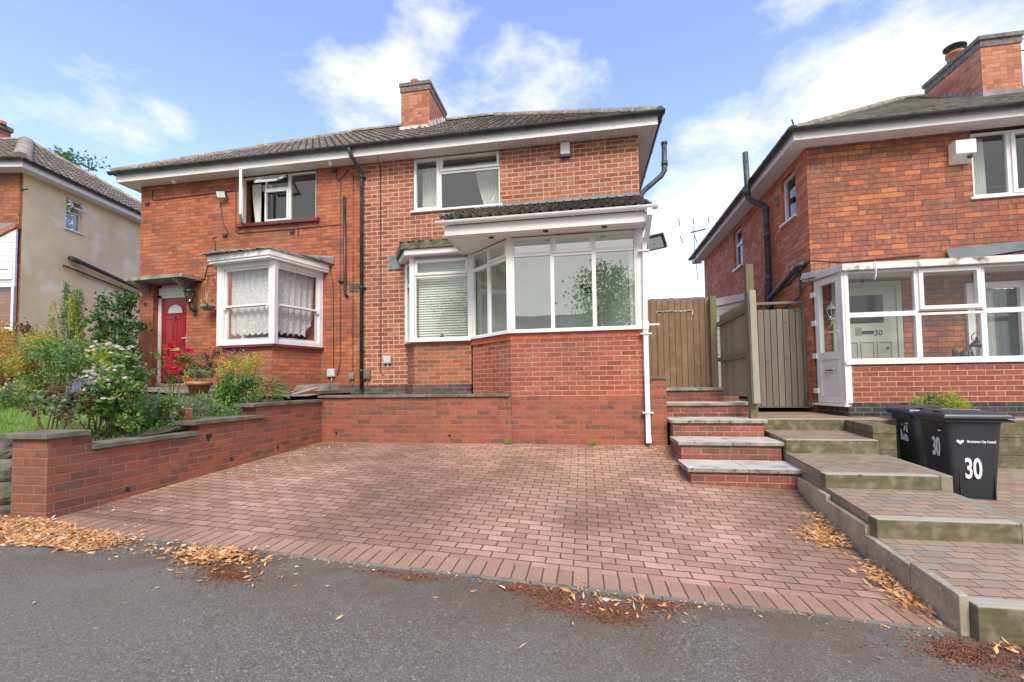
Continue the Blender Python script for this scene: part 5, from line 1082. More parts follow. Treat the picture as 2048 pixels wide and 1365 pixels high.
tw = thing('timber_retaining_wall', (3.65, 6.4, .2), "short stack of timbers closing the right side of the upper path level", 'retaining wall')
for z0, z1 in ((.3, .60), (.605, .80), (.805, .91)): mb = MB(); mb.hexa([(xr(6.1), 6.12, z0), (xr(6.1) + .26, 6.12, z0), (xr(7) + .2, 6.985, z0), (xr(7) - .0, 6.985, z0), (xr(6.1), 6.12, z1), (xr(6.1) + .26, 6.12, z1), (xr(7) + .2, 6.985, z1), (xr(7) - .0, 6.985, z1)]); mb.build('sleeper', M['sleeper'], tw, bevel=.006)
kb = [(5.44, 4.63, .385, "uppermost concrete edging board, touching the lowest brick step"), (4.62, 3.88, .335, "second concrete edging board down from the brick steps"), (3.87, 3.30, .262, "third concrete edging board down, behind the bigger leaf drift"), (3.29, 2.83, .285, "lowest concrete edging board, ending at the pavement")]
for y1, y0, zt, lab in kb:
    mb = MB(); o = -.055; mb.hexa([(xl(y0) + o, y0, -.05), (xl(y0) + o + .05, y0, -.05), (xl(y1) + o + .05, y1, -.05), (xl(y1) + o, y1, -.05), (xl(y0) + o, y0, zt), (xl(y0) + o + .05, y0, zt), (xl(y1) + o + .05, y1, zt), (xl(y1) + o, y1, zt)])
    tag(mb.build('edging_board', M['kerb_board'], bevel=.006), lab, 'edging board', 'concrete edging boards beside the drive')
# ================================================================ garden walls and brick steps
wv = thing('garden_wall', (-4.6, 4.9, .4), "long stepped red brick wall with grey coping along the left of the drive", 'garden wall')
mb = MB(); mb.box(-4.88, -4.5, 2.97, 3.30, .2, 1.075); mb.box(-4.70, -4.5, 3.30, 6.83, .2, .935)
mb.box(-4.72, -4.5, 4.42, 6.83, .935, 1.055); mb.box(-4.72, -4.5, 5.32, 6.83, 1.055, 1.215)
mb.build('wall', M['brick_retaining'], wv)
for (x0, x1, y0, y1, z) in ((-4.93, -4.46, 2.93, 3.27, 1.08), (-4.76, -4.465, 3.29, 4.40, .94), (-4.77, -4.465, 4.33, 5.47, 1.06), (-4.77, -4.465, 5.22, 6.80, 1.22)):
    mb = MB(); n = max(1, int((y1 - y0) / .6))
    for i in range(n): a = y0 + (y1 - y0) * i / n; b = y0 + (y1 - y0) * (i + 1) / n - .004; mb.box(x0, x1, a, b, z, z + .048)
    mb.build('coping', M['coping'], wv, bevel=.006)
mb = MB()
for y, z in ((3.62, .50), (4.9, .58), (5.75, .60)): mb.tube([(-4.52, y, z), (-4.493, y, z)], .022, 10)
mb.build('weep_hole', M['black_metal'], wv)
mb = MB(); mb.box(-4.52, -4.497, 4.52, 4.60, .885, .935); mb.box(-4.51, -4.4965, 4.535, 4.565, .85, .89); mb.build('damaged_brick', M['black_metal'], wv)
wb = thing('retaining_wall', (-2.8, 6.86, .5), "red brick retaining wall with concrete coping below the main bay window", 'retaining wall')
mb = MB(); mb.box(-4.5, -1.163, 6.835, 7.02, .3, 1.285); mb.build('wall', M['brick_retaining'], wb)
mb = MB()
for i in range(4): a = -4.56 + i * .843; b = min(a + .838, -1.175 + .0); mb.box(a, min(b, -1.19), 6.80, 7.08, 1.29, 1.335)
mb.build('coping', M['coping'], wb, bevel=.006)
mb = MB()
for x, z in ((-4.22, .68), (-2.2, .66)): mb.tube([(x, 6.86, z), (x, 6.83, z)], .022, 10)
mb.build('weep_hole', M['black_metal'], wb)
wp = thing('wall_pier', (1.08, 6.9, .5), "short brick pier between the white downpipe and the brick steps", 'brick pier')
mb = MB(); mb.box(.905, 1.225, 6.84, 7.06, .3, 1.535); mb.build('wall', M['brick_retaining'], wp)
mb = MB(); mb.box(.90, 1.245, 6.81, 7.08, 1.54, 1.58); mb.build('coping', M['coping'], wp, bevel=.005)
sp = thing('stone_pier', (-5.15, 3.0, .4), "dark weathered stone pier at the left edge beside the garden wall", 'stone pier')
for i in range(4):
    z0 = .3 + i * .20; mb = MB(); n = 14; P = []
    for k in range(7):
        zz = z0 + .195 * k / 6; q = .16 * (1 - .18 * abs(k / 3 - 1) ** 3); P.append([(-5.13 + q * 1.15 * math.copysign(abs(math.cos(a)) ** .5, math.cos(a)) + rr(-.006, .006), 3.12 + q * math.copysign(abs(math.sin(a)) ** .5, math.sin(a)) + rr(-.006, .006), zz) for a in [2 * math.pi * j / n for j in range(n)]])
        P[-1].append(P[-1][0])
    mb.grid(P); mb.face([Vector(p) for p in P[-1][:-1]]); mb.build('stone_block', M['stone_dark'], sp, fixn=False)
brick('brick_step', [(0, (.20, .07, .055)), (.35, (.31, .08, .055)), (.7, (.39, .11, .07)), (1, (.28, .09, .07))], (.42, .31, .25), .232, .0765, .011, pale=.75, palec=(.55, .45, .40), dirt=.75, ds=1.6, dirtc=(.10, .075, .06))
bs = thing('brick_steps', (1.85, 6.3, .25), "flight of five brick steps with pale concrete slab treads up to the brown gate", 'steps')
ST = [(5.42, .47), (6.02, .70), (6.62, .935), (7.22, 1.155), (7.74, 1.385)]
for i, (y, z) in enumerate(ST):
    x0, x1 = (1.235 + .02 * i, 2.50 + .025 * i); yb = ST[i + 1][0] + .06 if i < 4 else 8.1
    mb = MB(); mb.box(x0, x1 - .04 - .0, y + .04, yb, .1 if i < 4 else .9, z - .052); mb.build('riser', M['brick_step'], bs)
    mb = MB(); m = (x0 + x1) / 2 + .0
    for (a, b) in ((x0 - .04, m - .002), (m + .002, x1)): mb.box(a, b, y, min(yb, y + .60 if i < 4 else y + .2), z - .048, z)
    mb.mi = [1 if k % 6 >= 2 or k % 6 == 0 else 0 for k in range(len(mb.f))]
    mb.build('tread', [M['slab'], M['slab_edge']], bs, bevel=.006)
# ================================================================ gates, fence, posts
def boards(mb, f, u0, u1, z0, z1, w=.10, th=.016, d=0., over=.0, jit=.004, dz=.0, feather=False):
    n = max(1, int(round((u1 - u0) / w))); w = (u1 - u0) / n
    for i in range(n):
        g_ = .012 if feather and w < .07 else .004; a = u0 + i * w + g_; b = a + w - 2 * g_; j = rr(-jit, jit); zt = (z1(a + w / 2) if callable(z1) else z1) + rr(-jit, jit)
        if feather: mb.hexa([f.p(a, d - .02, z0), f.p(b, d - .02, z0), f.p(b, d - .004, z0), f.p(a, d + .006, z0), f.p(a, d - .02, zt), f.p(b, d - .02, zt), f.p(b, d - .004, zt), f.p(a, d + .006, zt)])
        else: mb.fbox(f, a, b, d - th, d + j * .5, z0, zt)
GY = 7.95
gt = thing('wooden_gate', (1.66, GY, 1.4), "brown boarded wooden gate in a boarded surround at the top of the brick steps", 'gate')
fg = Fr(0, GY, 0); zt = 2.975
g0, g1 = 1.29, 1.915; gtop = 2.74
mb = MB(); boards(mb, fg, 1.08, g0, 1.37, zt, .105); boards(mb, fg, g1, 2.20, 1.37, zt, .10); boards(mb, fg, g0, g1, gtop + .02, zt, .10); mb.fbox(fg, 1.08, g0, -.04, -.02, 1.37, zt - .02); mb.fbox(fg, g1, 2.2, -.04, -.02, 1.37, zt - .02); mb.fbox(fg, g0, g1, -.04, -.02, gtop + .02, zt - .02); mb.build('surround', M['wood_brown'], gt, fixn=False)
mb = MB(); boards(mb, fg, g0 + .012, g1 - .012, 1.40, gtop - .004, .105, d=-.006); mb.fbox(fg, g0 + .012, g1 - .012, -.05, -.024, 1.40, gtop - .01); mb.build('gate_panel', M['wood_brown'], gt, fixn=False)
mb = MB(); mb.fbox(fg, g0 - .006, g0 + .004, -.03, .010, 1.4, gtop); mb.fbox(fg, g1 - .004, g1 + .008, -.03, .010, 1.4, gtop + .01); mb.build('frame', M['wood_brown'], gt)
mb = MB(); mb.fbox(fg, g0 + .004, g1 - .004, -.012, .012, gtop - .002, gtop + .016); mb.build('top_strip', M['wood_pale'], gt)
def post(x, y, z0, z1, w, mat, lab, dx=0.):
    mb = MB(); h = w / 2; mb.hexa([(x - h, y - h, z0), (x + h, y - h, z0), (x + h, y + h, z0), (x - h, y + h, z0), (x - h + dx, y - h, z1), (x + h + dx, y - h, z1), (x + h + dx, y + h, z1), (x - h + dx, y + h, z1)])
    return tag(mb.build('fence_post', M[mat], bevel=.006), lab, 'post')
post(2.21, 7.86, 1.3, 2.96, .10, 'wood_green', "green mossy post at the right edge of the brown gate")
post(2.47, 6.92, .9, 3.235, .105, 'wood_green', "tallest green mossy post standing above the side fence")
post(2.47, 6.79, 1.16, 2.82, .088, 'wood_pale', "pale grey bare timber post beside the left edge of the grey gate", -.015)
sf = thing('side_fence', (2.34, 7.4, 1.3), "grey-green close-boarded side fence with two rails sloping down to the gate post", 'fence')
fF, LF = frpts((2.27, 7.80), (2.50, 6.97)); zfa, zfb = at(1432, 632, Y=7.80).z, at(1487, 596, Y=6.97).z; ztop = lambda u: zfa + (zfb - zfa) * u / LF
mb = MB(); boards(mb, fF, 0, LF, 1.25, ztop, .055, d=-.03, feather=True); mb.build('fence_boards', M['wood_side'], sf, fixn=False)
for za, zb in ((at(1432, 646, Y=7.8).z, at(1490, 612, Y=6.97).z), (at(1432, 716, Y=7.8).z, at(1492, 704, Y=6.97).z)):
    mb = MB(); mb.hexa([fF.p(0, -.03, za - .07), fF.p(LF, -.03, zb - .07), fF.p(LF, .02, zb - .07), fF.p(0, .02, za - .07), fF.p(0, -.03, za), fF.p(LF, -.03, zb), fF.p(LF, .02, zb), fF.p(0, .02, za)]); mb.build('rail', M['wood_green'], sf)
GY2 = 8.28
ggx0, ggx1 = at(1517, 700, Y=GY2).x, at(1606, 700, Y=GY2).x; fgg = Fr(0, GY2, 0); gb0, gt0 = at(1560, 813, Y=GY2).z, at(1560, 619, Y=GY2).z
gg = thing('wooden_gate', (3.4, GY2, gb0), "weathered grey boarded gate under a thin rail beside number 30's side wall", 'gate')
mb = MB(); boards(mb, fgg, ggx0 - .1, ggx1, gb0, gt0, .105, feather=True); mb.fbox(fgg, ggx0 - .1, ggx1, -.035, -.022, gb0, gt0 - .01); mb.build('gate_panel', M['wood_grey'], gg, fixn=False)
mb = MB(); mb.fbox(fgg, ggx1 - .0, ggx1 + .05, -.04, .02, gb0 - .02, gt0 + .08); mb.fbox(fgg, ggx0 - .1, ggx1 + .05, -.04, .015, gt0 + .09, gt0 + .135); mb.build('frame', M['wood_grey'], gg)
# ================================================================ wheelie bins
def bin_(px, py, zr, D, yaw, lab, lidmat, marks):
    P = ((px - CX) / F * CR - (py - CY) / F * CU + CW) * D + Vector((0, 0, EYE))
    f = Fr(P.x, P.y, yaw); W, DD = .52, .60; H = P.z; z0 = H - 1.02
    t = thing('wheelie_bin', f.p(W / 2, -DD / 2, z0), lab, 'wheelie bin')
    mb = MB(); lv = [(0, .085), (.04, .07), (.5, .045), (.92, .02), (.99, .012)]; P_ = []
    def rc(z, ins):
        x0, x1, y0, y1 = ins, W - ins, ins, DD - ins; c = .05; q = []
        for (cx_, cy_, a0) in ((x1 - c, y0 + c, -90), (x1 - c, y1 - c, 0), (x0 + c, y1 - c, 90), (x0 + c, y0 + c, 180)):
            for k in range(5): a = math.radians(a0 + k * 22.5); q.append(f.p(cx_ + c * math.cos(a), -(cy_ + c * math.sin(a)), z0 + z))
        q.append(q[0]); return q
    mb.smooth_grid = True; R_ = [rc(z, i) for z, i in lv]; mb.grid(R_); mb.smooth_grid = False; mb.face(R_[0][:-1])
    # recessed panel mouldings
    for (a, b) in ((.16, .47),): ring(mb, f, a - .04, b - .04, z0 + .12, z0 + .52, .010, -.075, -.046)
    body = mb.build('body', M['bin_black'], t, fixn=False)
    mb = MB(); ring(mb, f, -.012, W + .012, H - .035, H - .005, .03, -.02, .012)
    mb.hexa([f.p(-.012, -DD - .012, H - .04), f.p(W + .012, -DD - .012, H - .04), f.p(W + .012, .012, H - .04), f.p(-.012, .012, H - .04), f.p(-.012, -DD - .012, H), f.p(W + .012, -DD - .012, H), f.p(W + .012, .012, H), f.p(-.012, .012, H)])
    mb.build('rim', M['bin_lid'], t, bevel=.006)
    mb = MB(); a, b = -.03, W + .05
    def slab(z0_, z1_, o0, o1): mb.hexa([f.p(a - o0 + .0, -DD - .02 - o0, z0_), f.p(b + o0, -DD - .02 - o0, z0_), f.p(b + o0, .025 + o0, z0_), f.p(a - o0, .025 + o0, z0_), f.p(a - o1, -DD - .02 - o1, z1_), f.p(b + o1, -DD - .02 - o1, z1_), f.p(b + o1, .025 + o1, z1_), f.p(a - o1, .025 + o1, z1_)])
    slab(H + .003, H + .022, .008, .004); slab(H + .024, H + .042, -.008, -.016)
    if marks:
        mb.hexa([f.p(.02, -DD + .01, H + .04), f.p(W - .0, -DD + .01, H + .04), f.p(W, -.01, H + .04), f.p(.02, -.01, H + .04), f.p(.06, -DD + .05, H + .085), f.p(W - .04, -DD + .05, H + .085), f.p(W - .04, -.05, H + .07), f.p(.06, -.05, H + .07)])
    else:
        P_ = []
        for i in range(9): v = i / 8; P_.append([f.p(.0 + (W) * j / 14, -DD * v, H + .04 + .05 * (math.sin(math.pi * j / 14) ** .5) * (.45 + .55 * math.sin(math.pi * (v * .8 + .1)))) for j in range(15)])
        mb.smooth_grid = True; mb.grid(P_); mb.smooth_grid = False
    lid = mb.build('lid', M[lidmat], t, fixn=False)
    if marks:
        mb = MB(); mb.fbox(f, .14, W - .10, -.07, -.046, H + .046, H + .066); mb.fbox(f, .03, .045, -.30, -.16, H + .05, H + .072); mb.build('lid_recess', M['black_metal'], lid)
        mb = MB(); mb.extr([f.p(.12, -.30, H + .089), f.p(.42, -.20, H + .084), f.p(.42, -.22, H + .085), f.p(.12, -.33, H + .09)], (0, 0, .001)); mb.build('lid_lettering', M['white_mark'], lid)
    mb = MB(); mb.tube([f.p(W + .0, .0, H - .02), f.p(W + .06, .0, H - .03), f.p(W + .06, -DD, H - .03), f.p(W, -DD, H - .02)], .014, 8); mb.build('handle', M['bin_black'], t)
    for dd in (-.08, -DD + .05):
        mb = MB(); c = f.p(W - .20, dd - .1 if dd > -.2 else dd, z0 + .10); ax = f.N; mb.tube([c - ax * .025, c + ax * .025], .10, 20); mb.build('wheel', M['black_metal'], t)
    mb = MB(); mb.extr([f.p(.03, -.01, H - .04), f.p(.09, -.01, H - .04), f.p(.06, -.01, H - .09)], f.N * -.02); mb.build('bracket', M['bin_lid'], t)
    fs = Fr(0, 0, 0); fs.o = f.p(0, -DD, 0); fs.U = f.N; fs.N = -f.U       # left face: u from the back to the front
    return t, body, f, fs, z0, H
t, body, f, fs, z0, H = bin_(1892, 837, 1.05, 4.86, -9, "black wheelie bin with dark lid and a big white 30 on two sides", 'bin_lid', True)
text_mesh('number', '30', f, .235, -.036, z0 + .45, .31, M['white_mark'], body, .50, .007)
text_mesh('number', '30', fs, .34, -.024, z0 + .66, .30, M['white_mark'], body, .50, .006)
text_mesh('lettering', 'Birmingham City Council', f, .31, -.022, z0 + .76, .036, M['white_mark'], body, .68, .0012)
mb = MB(); c = (.125, .745)
hp = [(0, -.028), (-.034, .005), (-.03, .022), (-.012, .022), (0, .008), (.012, .022), (.03, .022), (.034, .005)]
mb.extr([f.p(c[0] + x, -.022, z0 + c[1] + .01 + zz) for x, zz in hp], f.N * .002); mb.build('heart_logo', M['white_mark'], body)
mb = MB(); mb.fbox(fs, .40, .45, -.03, -.018, z0 + .86, z0 + .872); mb.build('small_print', M['white_mark'], body)
t, body, f, fs, z0, H = bin_(1822, 826, 1.06, 5.75, -9, "dark wheelie bin with blue lid and peeled white sticker, behind the number 30 bin", 'bin_lid_blue', False)
mb = MB()
for poly in ([(-.10, -.09), (.10, -.10), (.08, -.02), (.02, .0), (-.02, -.04), (-.05, .0), (-.09, .07)], [(-.02, .02), (.02, .06), (.03, .12), (.0, .10)], [(.04, .04), (.09, .02), (.08, .08), (.06, .14)], [(-.07, .12), (-.05, .10), (-.03, .13)]):
    mb.extr([fs.p(.36 + x, -.024, z0 + .72 + y) for x, y in poly], fs.N * .002)
mb.build('peeled_sticker', M['white_mark'], body)
mb = MB(); mb.fbox(fs, .38, .46, -.03, -.018, z0 + .86, z0 + .872); mb.build('small_print', M['white_mark'], body)
# ================================================================ plants
def leaf(mb, p, d, L, w, fold=.25):
    d = Vector(d).normalized(); a = Vector((0, 0, 1)) if abs(d.z) < .9 else Vector((1, 0, 0)); s = d.cross(a).normalized()
    s = (Matrix.Rotation(rr(-1.2, 1.2), 3, d) @ s); n = d.cross(s)
    b = p + d * L; m = p + d * L * .45
    mb.face([p, m + s * w / 2 + n * w * fold, b]); mb.face([p, b, m - s * w / 2 + n * w * fold])
    mb.v[-6]; return
def rdir(up=.3):
    v = Vector((random.gauss(0, 1), random.gauss(0, 1), random.gauss(0, 1))); v.normalize(); v.z += up; return v.normalized()
class LeafMB(MB):
    def leaf(s, p, d, L, w, fold=.2):
        d = Vector(d).normalized(); a = Vector((0, 0, 1)) if abs(d.z) < .9 else Vector((1, 0, 0)); q = d.cross(a).normalized()
        q = Matrix.Rotation(rr(-1.2, 1.2), 3, d) @ q; n = d.cross(q)
        i = [s.V(p), s.V(p + d * L * .40 + q * w / 2 + n * w * fold), s.V(p + d * L * .95), s.V(p + d * L * .42 - q * w / 2 + n * w * fold)]
        s.f.append([i[0], i[1], i[2]]); s.f.append([i[0], i[2], i[3]]); s.mi += [s.k, s.k]; s.sm += [False, False]
def bloom(mb, c, r, n=9):
    for k in range(n):
        a = rr(0, 6.28); e = rr(-.2, 1.1); d = Vector((math.cos(a) * math.cos(e), math.sin(a) * math.cos(e), math.sin(e)))
        s = Vector((-math.sin(a), math.cos(a), 0)); u = d.cross(s)
        q = [c + d * r * .1, c + d * r * .8 + s * r * .5, c + d * r * 1.05, c + d * r * .8 - s * r * .5]
        i = [mb.V(x) for x in q]; mb.f.append(i); mb.mi.append(mb.k); mb.sm.append(False)
def bush(name, base, top, rx, ry, mats, lab, cat='shrub', group=None, n=900, L=.05, w=.03, stems=9, clumps=14, spire=0., low=.15, blooms=None, stemmat='stem_green', upb=.25, tight=.16, parts=None):
    base = Vector(base); H = top - base.z; t = thing(name, base, lab, cat, group)
    sm = MB(); cs = []
    for i in range(clumps):
        q = math.sqrt(R()); a = rr(0, 6.283); h = rr(low, 1.)
        if spire: q *= (1 - h) ** .8 + .12
        else: q *= math.sqrt(max(0, 1 - ((h - .5) * 1.75) ** 2)) * .95 + .1
        cs.append(Vector((base.x + rx * q * math.cos(a), base.y + ry * q * math.sin(a), base.z + H * h)))
    for i in range(stems):
        c = cs[i % len(cs)]; b = base + Vector((rr(-.06, .06), rr(-.06, .06), 0)); m = (b + c) / 2 + Vector((rr(-.05, .05), rr(-.05, .05), rr(0, .06)))
        sm.tube([b, m, c], [.009, .006, .003], 5, cap=False)
    if stems: sm.build('stem', M[stemmat], t, fixn=False)
    n = int(n * 1.35); L *= 1.15; w *= 1.2
    ms = mats if isinstance(mats, (list, tuple)) else [mats]
    lm = LeafMB(); per = n // clumps
    for ci, c in enumerate(cs):
        cr = tight * rr(.6, 1.3); lm.k = ci % len(ms) if R() < .85 else 0
        sp = (c - base).normalized() if spire else None
        for j in range(per):
            o = Vector((random.gauss(0, cr * .55), random.gauss(0, cr * .55), random.gauss(0, cr * .5)))
            if spire: s_ = R(); o = Vector((random.gauss(0, .022), random.gauss(0, .022), -s_ * H * spire))
            p = c + o
            if p.z < base.z + .01: p.z = base.z + rr(.01, .05)
            lm.leaf(p, rdir(upb), L * rr(.6, 1.3), w * rr(.7, 1.2))
    lm.build('foliage', [M[k] for k in ms], t, fixn=False)
    if blooms:
        bm_, cnt, br = blooms[:3]; fm = MB(); pts = blooms[3] if len(blooms) > 3 else None
        for i in range(cnt):
            c = (Vector(pts[i]) if pts else cs[i % len(cs)] + Vector((rr(-.08, .08), rr(-.16, .02), rr(.02, .14))))
            fm = MB(); bloom(fm, c, br * rr(.75, 1.2), 11); fm.build('flower', M[bm_], t, fixn=False)
    return t
def bp(px, top, bot, Y):
    a, b = at(px, top, Y=Y), at(px, bot, Y=Y); return a, b
def bush_px(name, px, top, bot, wpx, Y, mats, lab, dy=.7, **kw):
    if Y < 4.6: Y = min(Y, at(px, 870, X=-4.98).y) if px > 100 else Y; Y = at(px, 870, X=-4.95).y if at(px, 870, Y=Y).x > -4.9 else Y
    a, b = bp(px, top, bot, Y); rx = (at(px + wpx / 2, (top + bot) / 2, Y=Y) - at(px - wpx / 2, (top + bot) / 2, Y=Y)).x / 2
    base = Vector((b.x, Y, min(b.z, gh(b.x, Y) if kw.pop('ongr', True) else b.z)))
    return bush(name, base, a.z, rx, rx * dy, mats, lab, **kw)
# left edge inwards
bush_px('golden_shrub', 10, 655, 800, 150, 5.7, ['leaf_gold', 'leaf_gold', 'leaf_gold', 'leaf_bronze', 'leaf_lime'], "golden brown twiggy shrub at the left edge before the cream house", n=6500, L=.040, w=.022, clumps=60, stems=26, tight=.14, stemmat='bark')
bush_px('golden_shrub', 85, 690, 800, 80, 5.6, ['leaf_gold', 'leaf_lime', 'leaf_bronze'], "smaller yellow-brown shrub between the golden shrub and the tall lime shrub", n=3000, L=.040, w=.022, clumps=34, stems=16, tight=.12, stemmat='bark')
bush_px('tall_shrub', 138, 560, 800, 140, 6.3, ['leaf_lime', 'leaf_green', 'leaf_grey_green'], "tall airy shrub with lime green upright shoots in front of the cream wall", n=3600, L=.040, w=.020, clumps=34, stems=30, spire=.30, low=.3, tight=.12)
bush_px('leafy_shrub', 110, 690, 830, 120, 5.4, ['leaf_green', 'leaf_grey_green', 'leaf_green'], "mid green shrub low in front of the tall lime shoots", n=2200, L=.05, w=.028, clumps=26, stems=14, tight=.15)
bush_px('camellia_bush', 232, 590, 780, 66, 7.3, ['leaf_dark'], "dark glossy green bush between the cream house and the orange brick corner", n=1900, L=.085, w=.046, clumps=34, stems=12, tight=.14, stemmat='bark')
bush_px('camellia_bush', 186, 640, 790, 60, 7.0, ['leaf_dark', 'leaf_green'], "dark low bush left of the glossy bush", n=700, L=.075, w=.04, clumps=14, stems=6, tight=.13, stemmat='bark')
t_ = bush_px('rose_bush', 232, 700, 885, 85, 3.75, ['leaf_green', 'leaf_grey_green', 'leaf_lime'], "tall pale pink and cream rose bush by the lowest coping", n=1500, L=.045, w=.028, clumps=26, stems=14, low=.30, tight=.085, blooms=('petal_pink', 80, .030))
bush_px('rose_bush', 262, 722, 800, 60, 4.1, ['leaf_green', 'leaf_dark'], "rose bush with large pale blooms just right of the tall cream rose", n=420, L=.045, w=.028, clumps=10, stems=6, low=.3, tight=.08, blooms=('petal_pink', 14, .040))
bush_px('rose_bush', 190, 780, 890, 95, 3.55, ['leaf_dark', 'leaf_bronze', 'leaf_green'], "dark leaved rose without flowers behind the wall pillar", n=620, L=.06, w=.038, clumps=16, stems=9, low=.35, tight=.07, stemmat='bark')
bush_px('rose_bush', 105, 790, 880, 70, 3.6, ['leaf_grey_green', 'leaf_bronze'], "thin bare-stemmed rose at the left of the lawn", n=170, L=.055, w=.04, clumps=8, stems=6, low=.45, tight=.07, stemmat='bark')
bush_px('green_shrub', 315, 798, 870, 80, 4.35, ['leaf_grey_green', 'leaf_green'], "low bushy rose above the middle of the drive wall", n=1500, L=.040, w=.024, clumps=22, stems=8, tight=.09)
rp = [(340, 698), (332, 706), (352, 712), (326, 720), (340, 722), (353, 718), (333, 738), (347, 741), (330, 749), (378, 706), (355, 743), (344, 694)]
bush_px('red_rose_bush', 345, 700, 800, 80, 6.2, ['leaf_green', 'leaf_dark'], "rose bush with bright red and magenta blooms in front of the maroon door", n=330, L=.045, w=.03, clumps=12, stems=9, tight=.09, blooms=('petal_red', 12, .085, [at(x, y, Y=6.15) for x, y in rp]))
bush_px('lavender', 178, 770, 820, 70, 5.0, ['petal_violet', 'leaf_grey_green', 'leaf_grey_green'], "faded violet lavender clump behind the pink rose", n=900, L=.05, w=.010, clumps=16, stems=0, upb=1.3, tight=.10)
bush_px('bronze_shrub', 70, 790, 835, 60, 5.0, ['leaf_bronze', 'leaf_green'], "small reddish brown leaved plant beside the yellow flowers", n=380, L=.05, w=.03, clumps=9, stems=4, tight=.09)
bush_px('yellow_daisies', 10, 780, 845, 70, 4.6, ['leaf_grey_green', 'leaf_green'], "clump of yellow flowers at the left edge above the lawn", cat='flowers', n=600, L=.08, w=.012, clumps=12, stems=0, upb=1., tight=.10, blooms=('petal_yellow', 14, .03))
bush_px('nandina_shrub', 487, 712, 790, 90, 6.25, ['leaf_lime', 'leaf_gold', 'leaf_gold'], "yellow and orange topped shrub below the lace curtained bay", n=1300, L=.034, w=.014, clumps=22, stems=9, tight=.09, low=.45)
bush_px('green_shrub', 462, 755, 838, 62, 5.7, ['leaf_lime', 'leaf_green', 'leaf_green'], "bright green leafy shrub right of the terracotta pot", n=1700, L=.055, w=.030, clumps=24, stems=8, tight=.12)
bush_px('euonymus_shrub', 515, 748, 838, 90, 5.75, ['leaf_dark', 'leaf_green', 'leaf_dark'], "dense dark green shrub above the highest coping of the drive wall", n=2200, L=.032, w=.020, clumps=26, stems=8, tight=.11)
bush_px('aster_plant', 470, 702, 730, 60, 6.5, ['leaf_green'], "pale mauve flowers above the yellow topped shrub", cat='flowers', n=120, L=.04, w=.01, clumps=8, stems=8, tight=.06, low=.7, blooms=('petal_mauve', 22, .020))
bush_px('green_shrub', 438, 815, 850, 50, 5.2, ['leaf_grey_green', 'leaf_green'], "low pale green plant behind the middle coping", n=700, L=.04, w=.022, clumps=14, stems=3, tight=.08)
bush_px('grassy_clump', 385, 800, 836, 60, 5.0, ['leaf_grey_green'], "low grey-green needle leaved clump in front of the terracotta pot", n=1100, L=.07, w=.008, clumps=14, stems=0, upb=1.1, tight=.08)
bush_px('green_shrub', 255, 835, 895, 60, 3.5, ['leaf_green', 'leaf_lime'], "light green sprawling plant just behind the lowest coping", n=200, L=.045, w=.028, clumps=10, stems=0, tight=.05, low=.05)
for i, (px, y) in enumerate(((200, 885), (300, 868), (350, 862), (372, 850), (230, 880))):
    bush_px('ground_cover_plant', px, y - 22, y + 8, 45, 3.6 + .35 * (i % 3), ['leaf_green', 'leaf_green'], ["small ground plant beside the pillar coping", "small ground plant below the low bushy rose", "small ground plant near the middle coping step", "small plant against the middle coping end", "small plant under the pink rose"][i], cat='plant', n=160, L=.045, w=.022, clumps=7, stems=0, tight=.05, low=.1)
# pots
def pot(px, top, bot, Y, r, mat, lab, plant, nm='plant_pot'):
    a, b = bp(px, top, bot, Y); h = a.z - b.z; t = thing(nm, (b.x, Y, b.z), lab, 'plant pot')
    mb = MB(); c = (b.x, Y, b.z); mb.lathe(c, [(0, 0), (r * .68, 0), (r * .92, h * .76), (r * 1.06, h * .76), (r * 1.08, h), (r * .96, h), (r * .9, h * .9), (0, h * .9)], 22); mb.build('pot', M[mat], t, fixn=False)
    return t
pot(398, 764, 792, 5.9, .165, 'terracotta', "terracotta pot on the bed below the front door path", None)
pot(404, 741, 757, 6.6, .22, 'pot_stone', "shallow stone planter behind the terracotta pot", None, 'stone_planter')
bush_px('potted_shrub', 406, 700, 752, 75, 6.6, ['leaf_purple', 'leaf_purple', 'leaf_green'], "purple-brown tangled plant growing in the stone planter", n=900, L=.035, w=.016, clumps=18, stems=12, tight=.09, stemmat='bark', ongr=False)
bush_px('potted_plant', 400, 742, 775, 50, 5.9, ['leaf_grey_green', 'leaf_lime'], "thin green plant growing in the terracotta pot", cat='plant', n=240, L=.04, w=.012, clumps=10, stems=5, tight=.06, ongr=False)
mb = MB(); P0 = at(372, 828, Y=4.55); mb.box(P0.x - .05, P0.x + .05, 4.5, 4.6, P0.z - .10, P0.z + .07); tag(mb.build('loose_brick', M['terracotta'], bevel=.012), "broken salmon brick standing on end behind the middle coping", 'brick')
# rubble slab and stick near the downpipe foot
mb = MB(); mb.hexa([(-5.35, 7.2, 1.40), (-4.70, 7.15, 1.40), (-4.65, 7.7, 1.40), (-5.2, 7.75, 1.40), (-5.3, 7.25, 1.52), (-4.75, 7.2, 1.50), (-4.7, 7.65, 1.56), (-5.15, 7.7, 1.53)]); tag(mb.build('broken_slab', M['concrete_dark'], bevel=.02), "dark broken concrete slab lying left of the black downpipe foot", 'slab')
mb = MB(); mb.tube([(-5.15, 6.9, 1.34), (-4.72, 7.05, 1.47)], .025, 6); tag(mb.build('timber_offcut', M['wood_pale']), "pale timber offcut lying behind the top coping", 'timber')
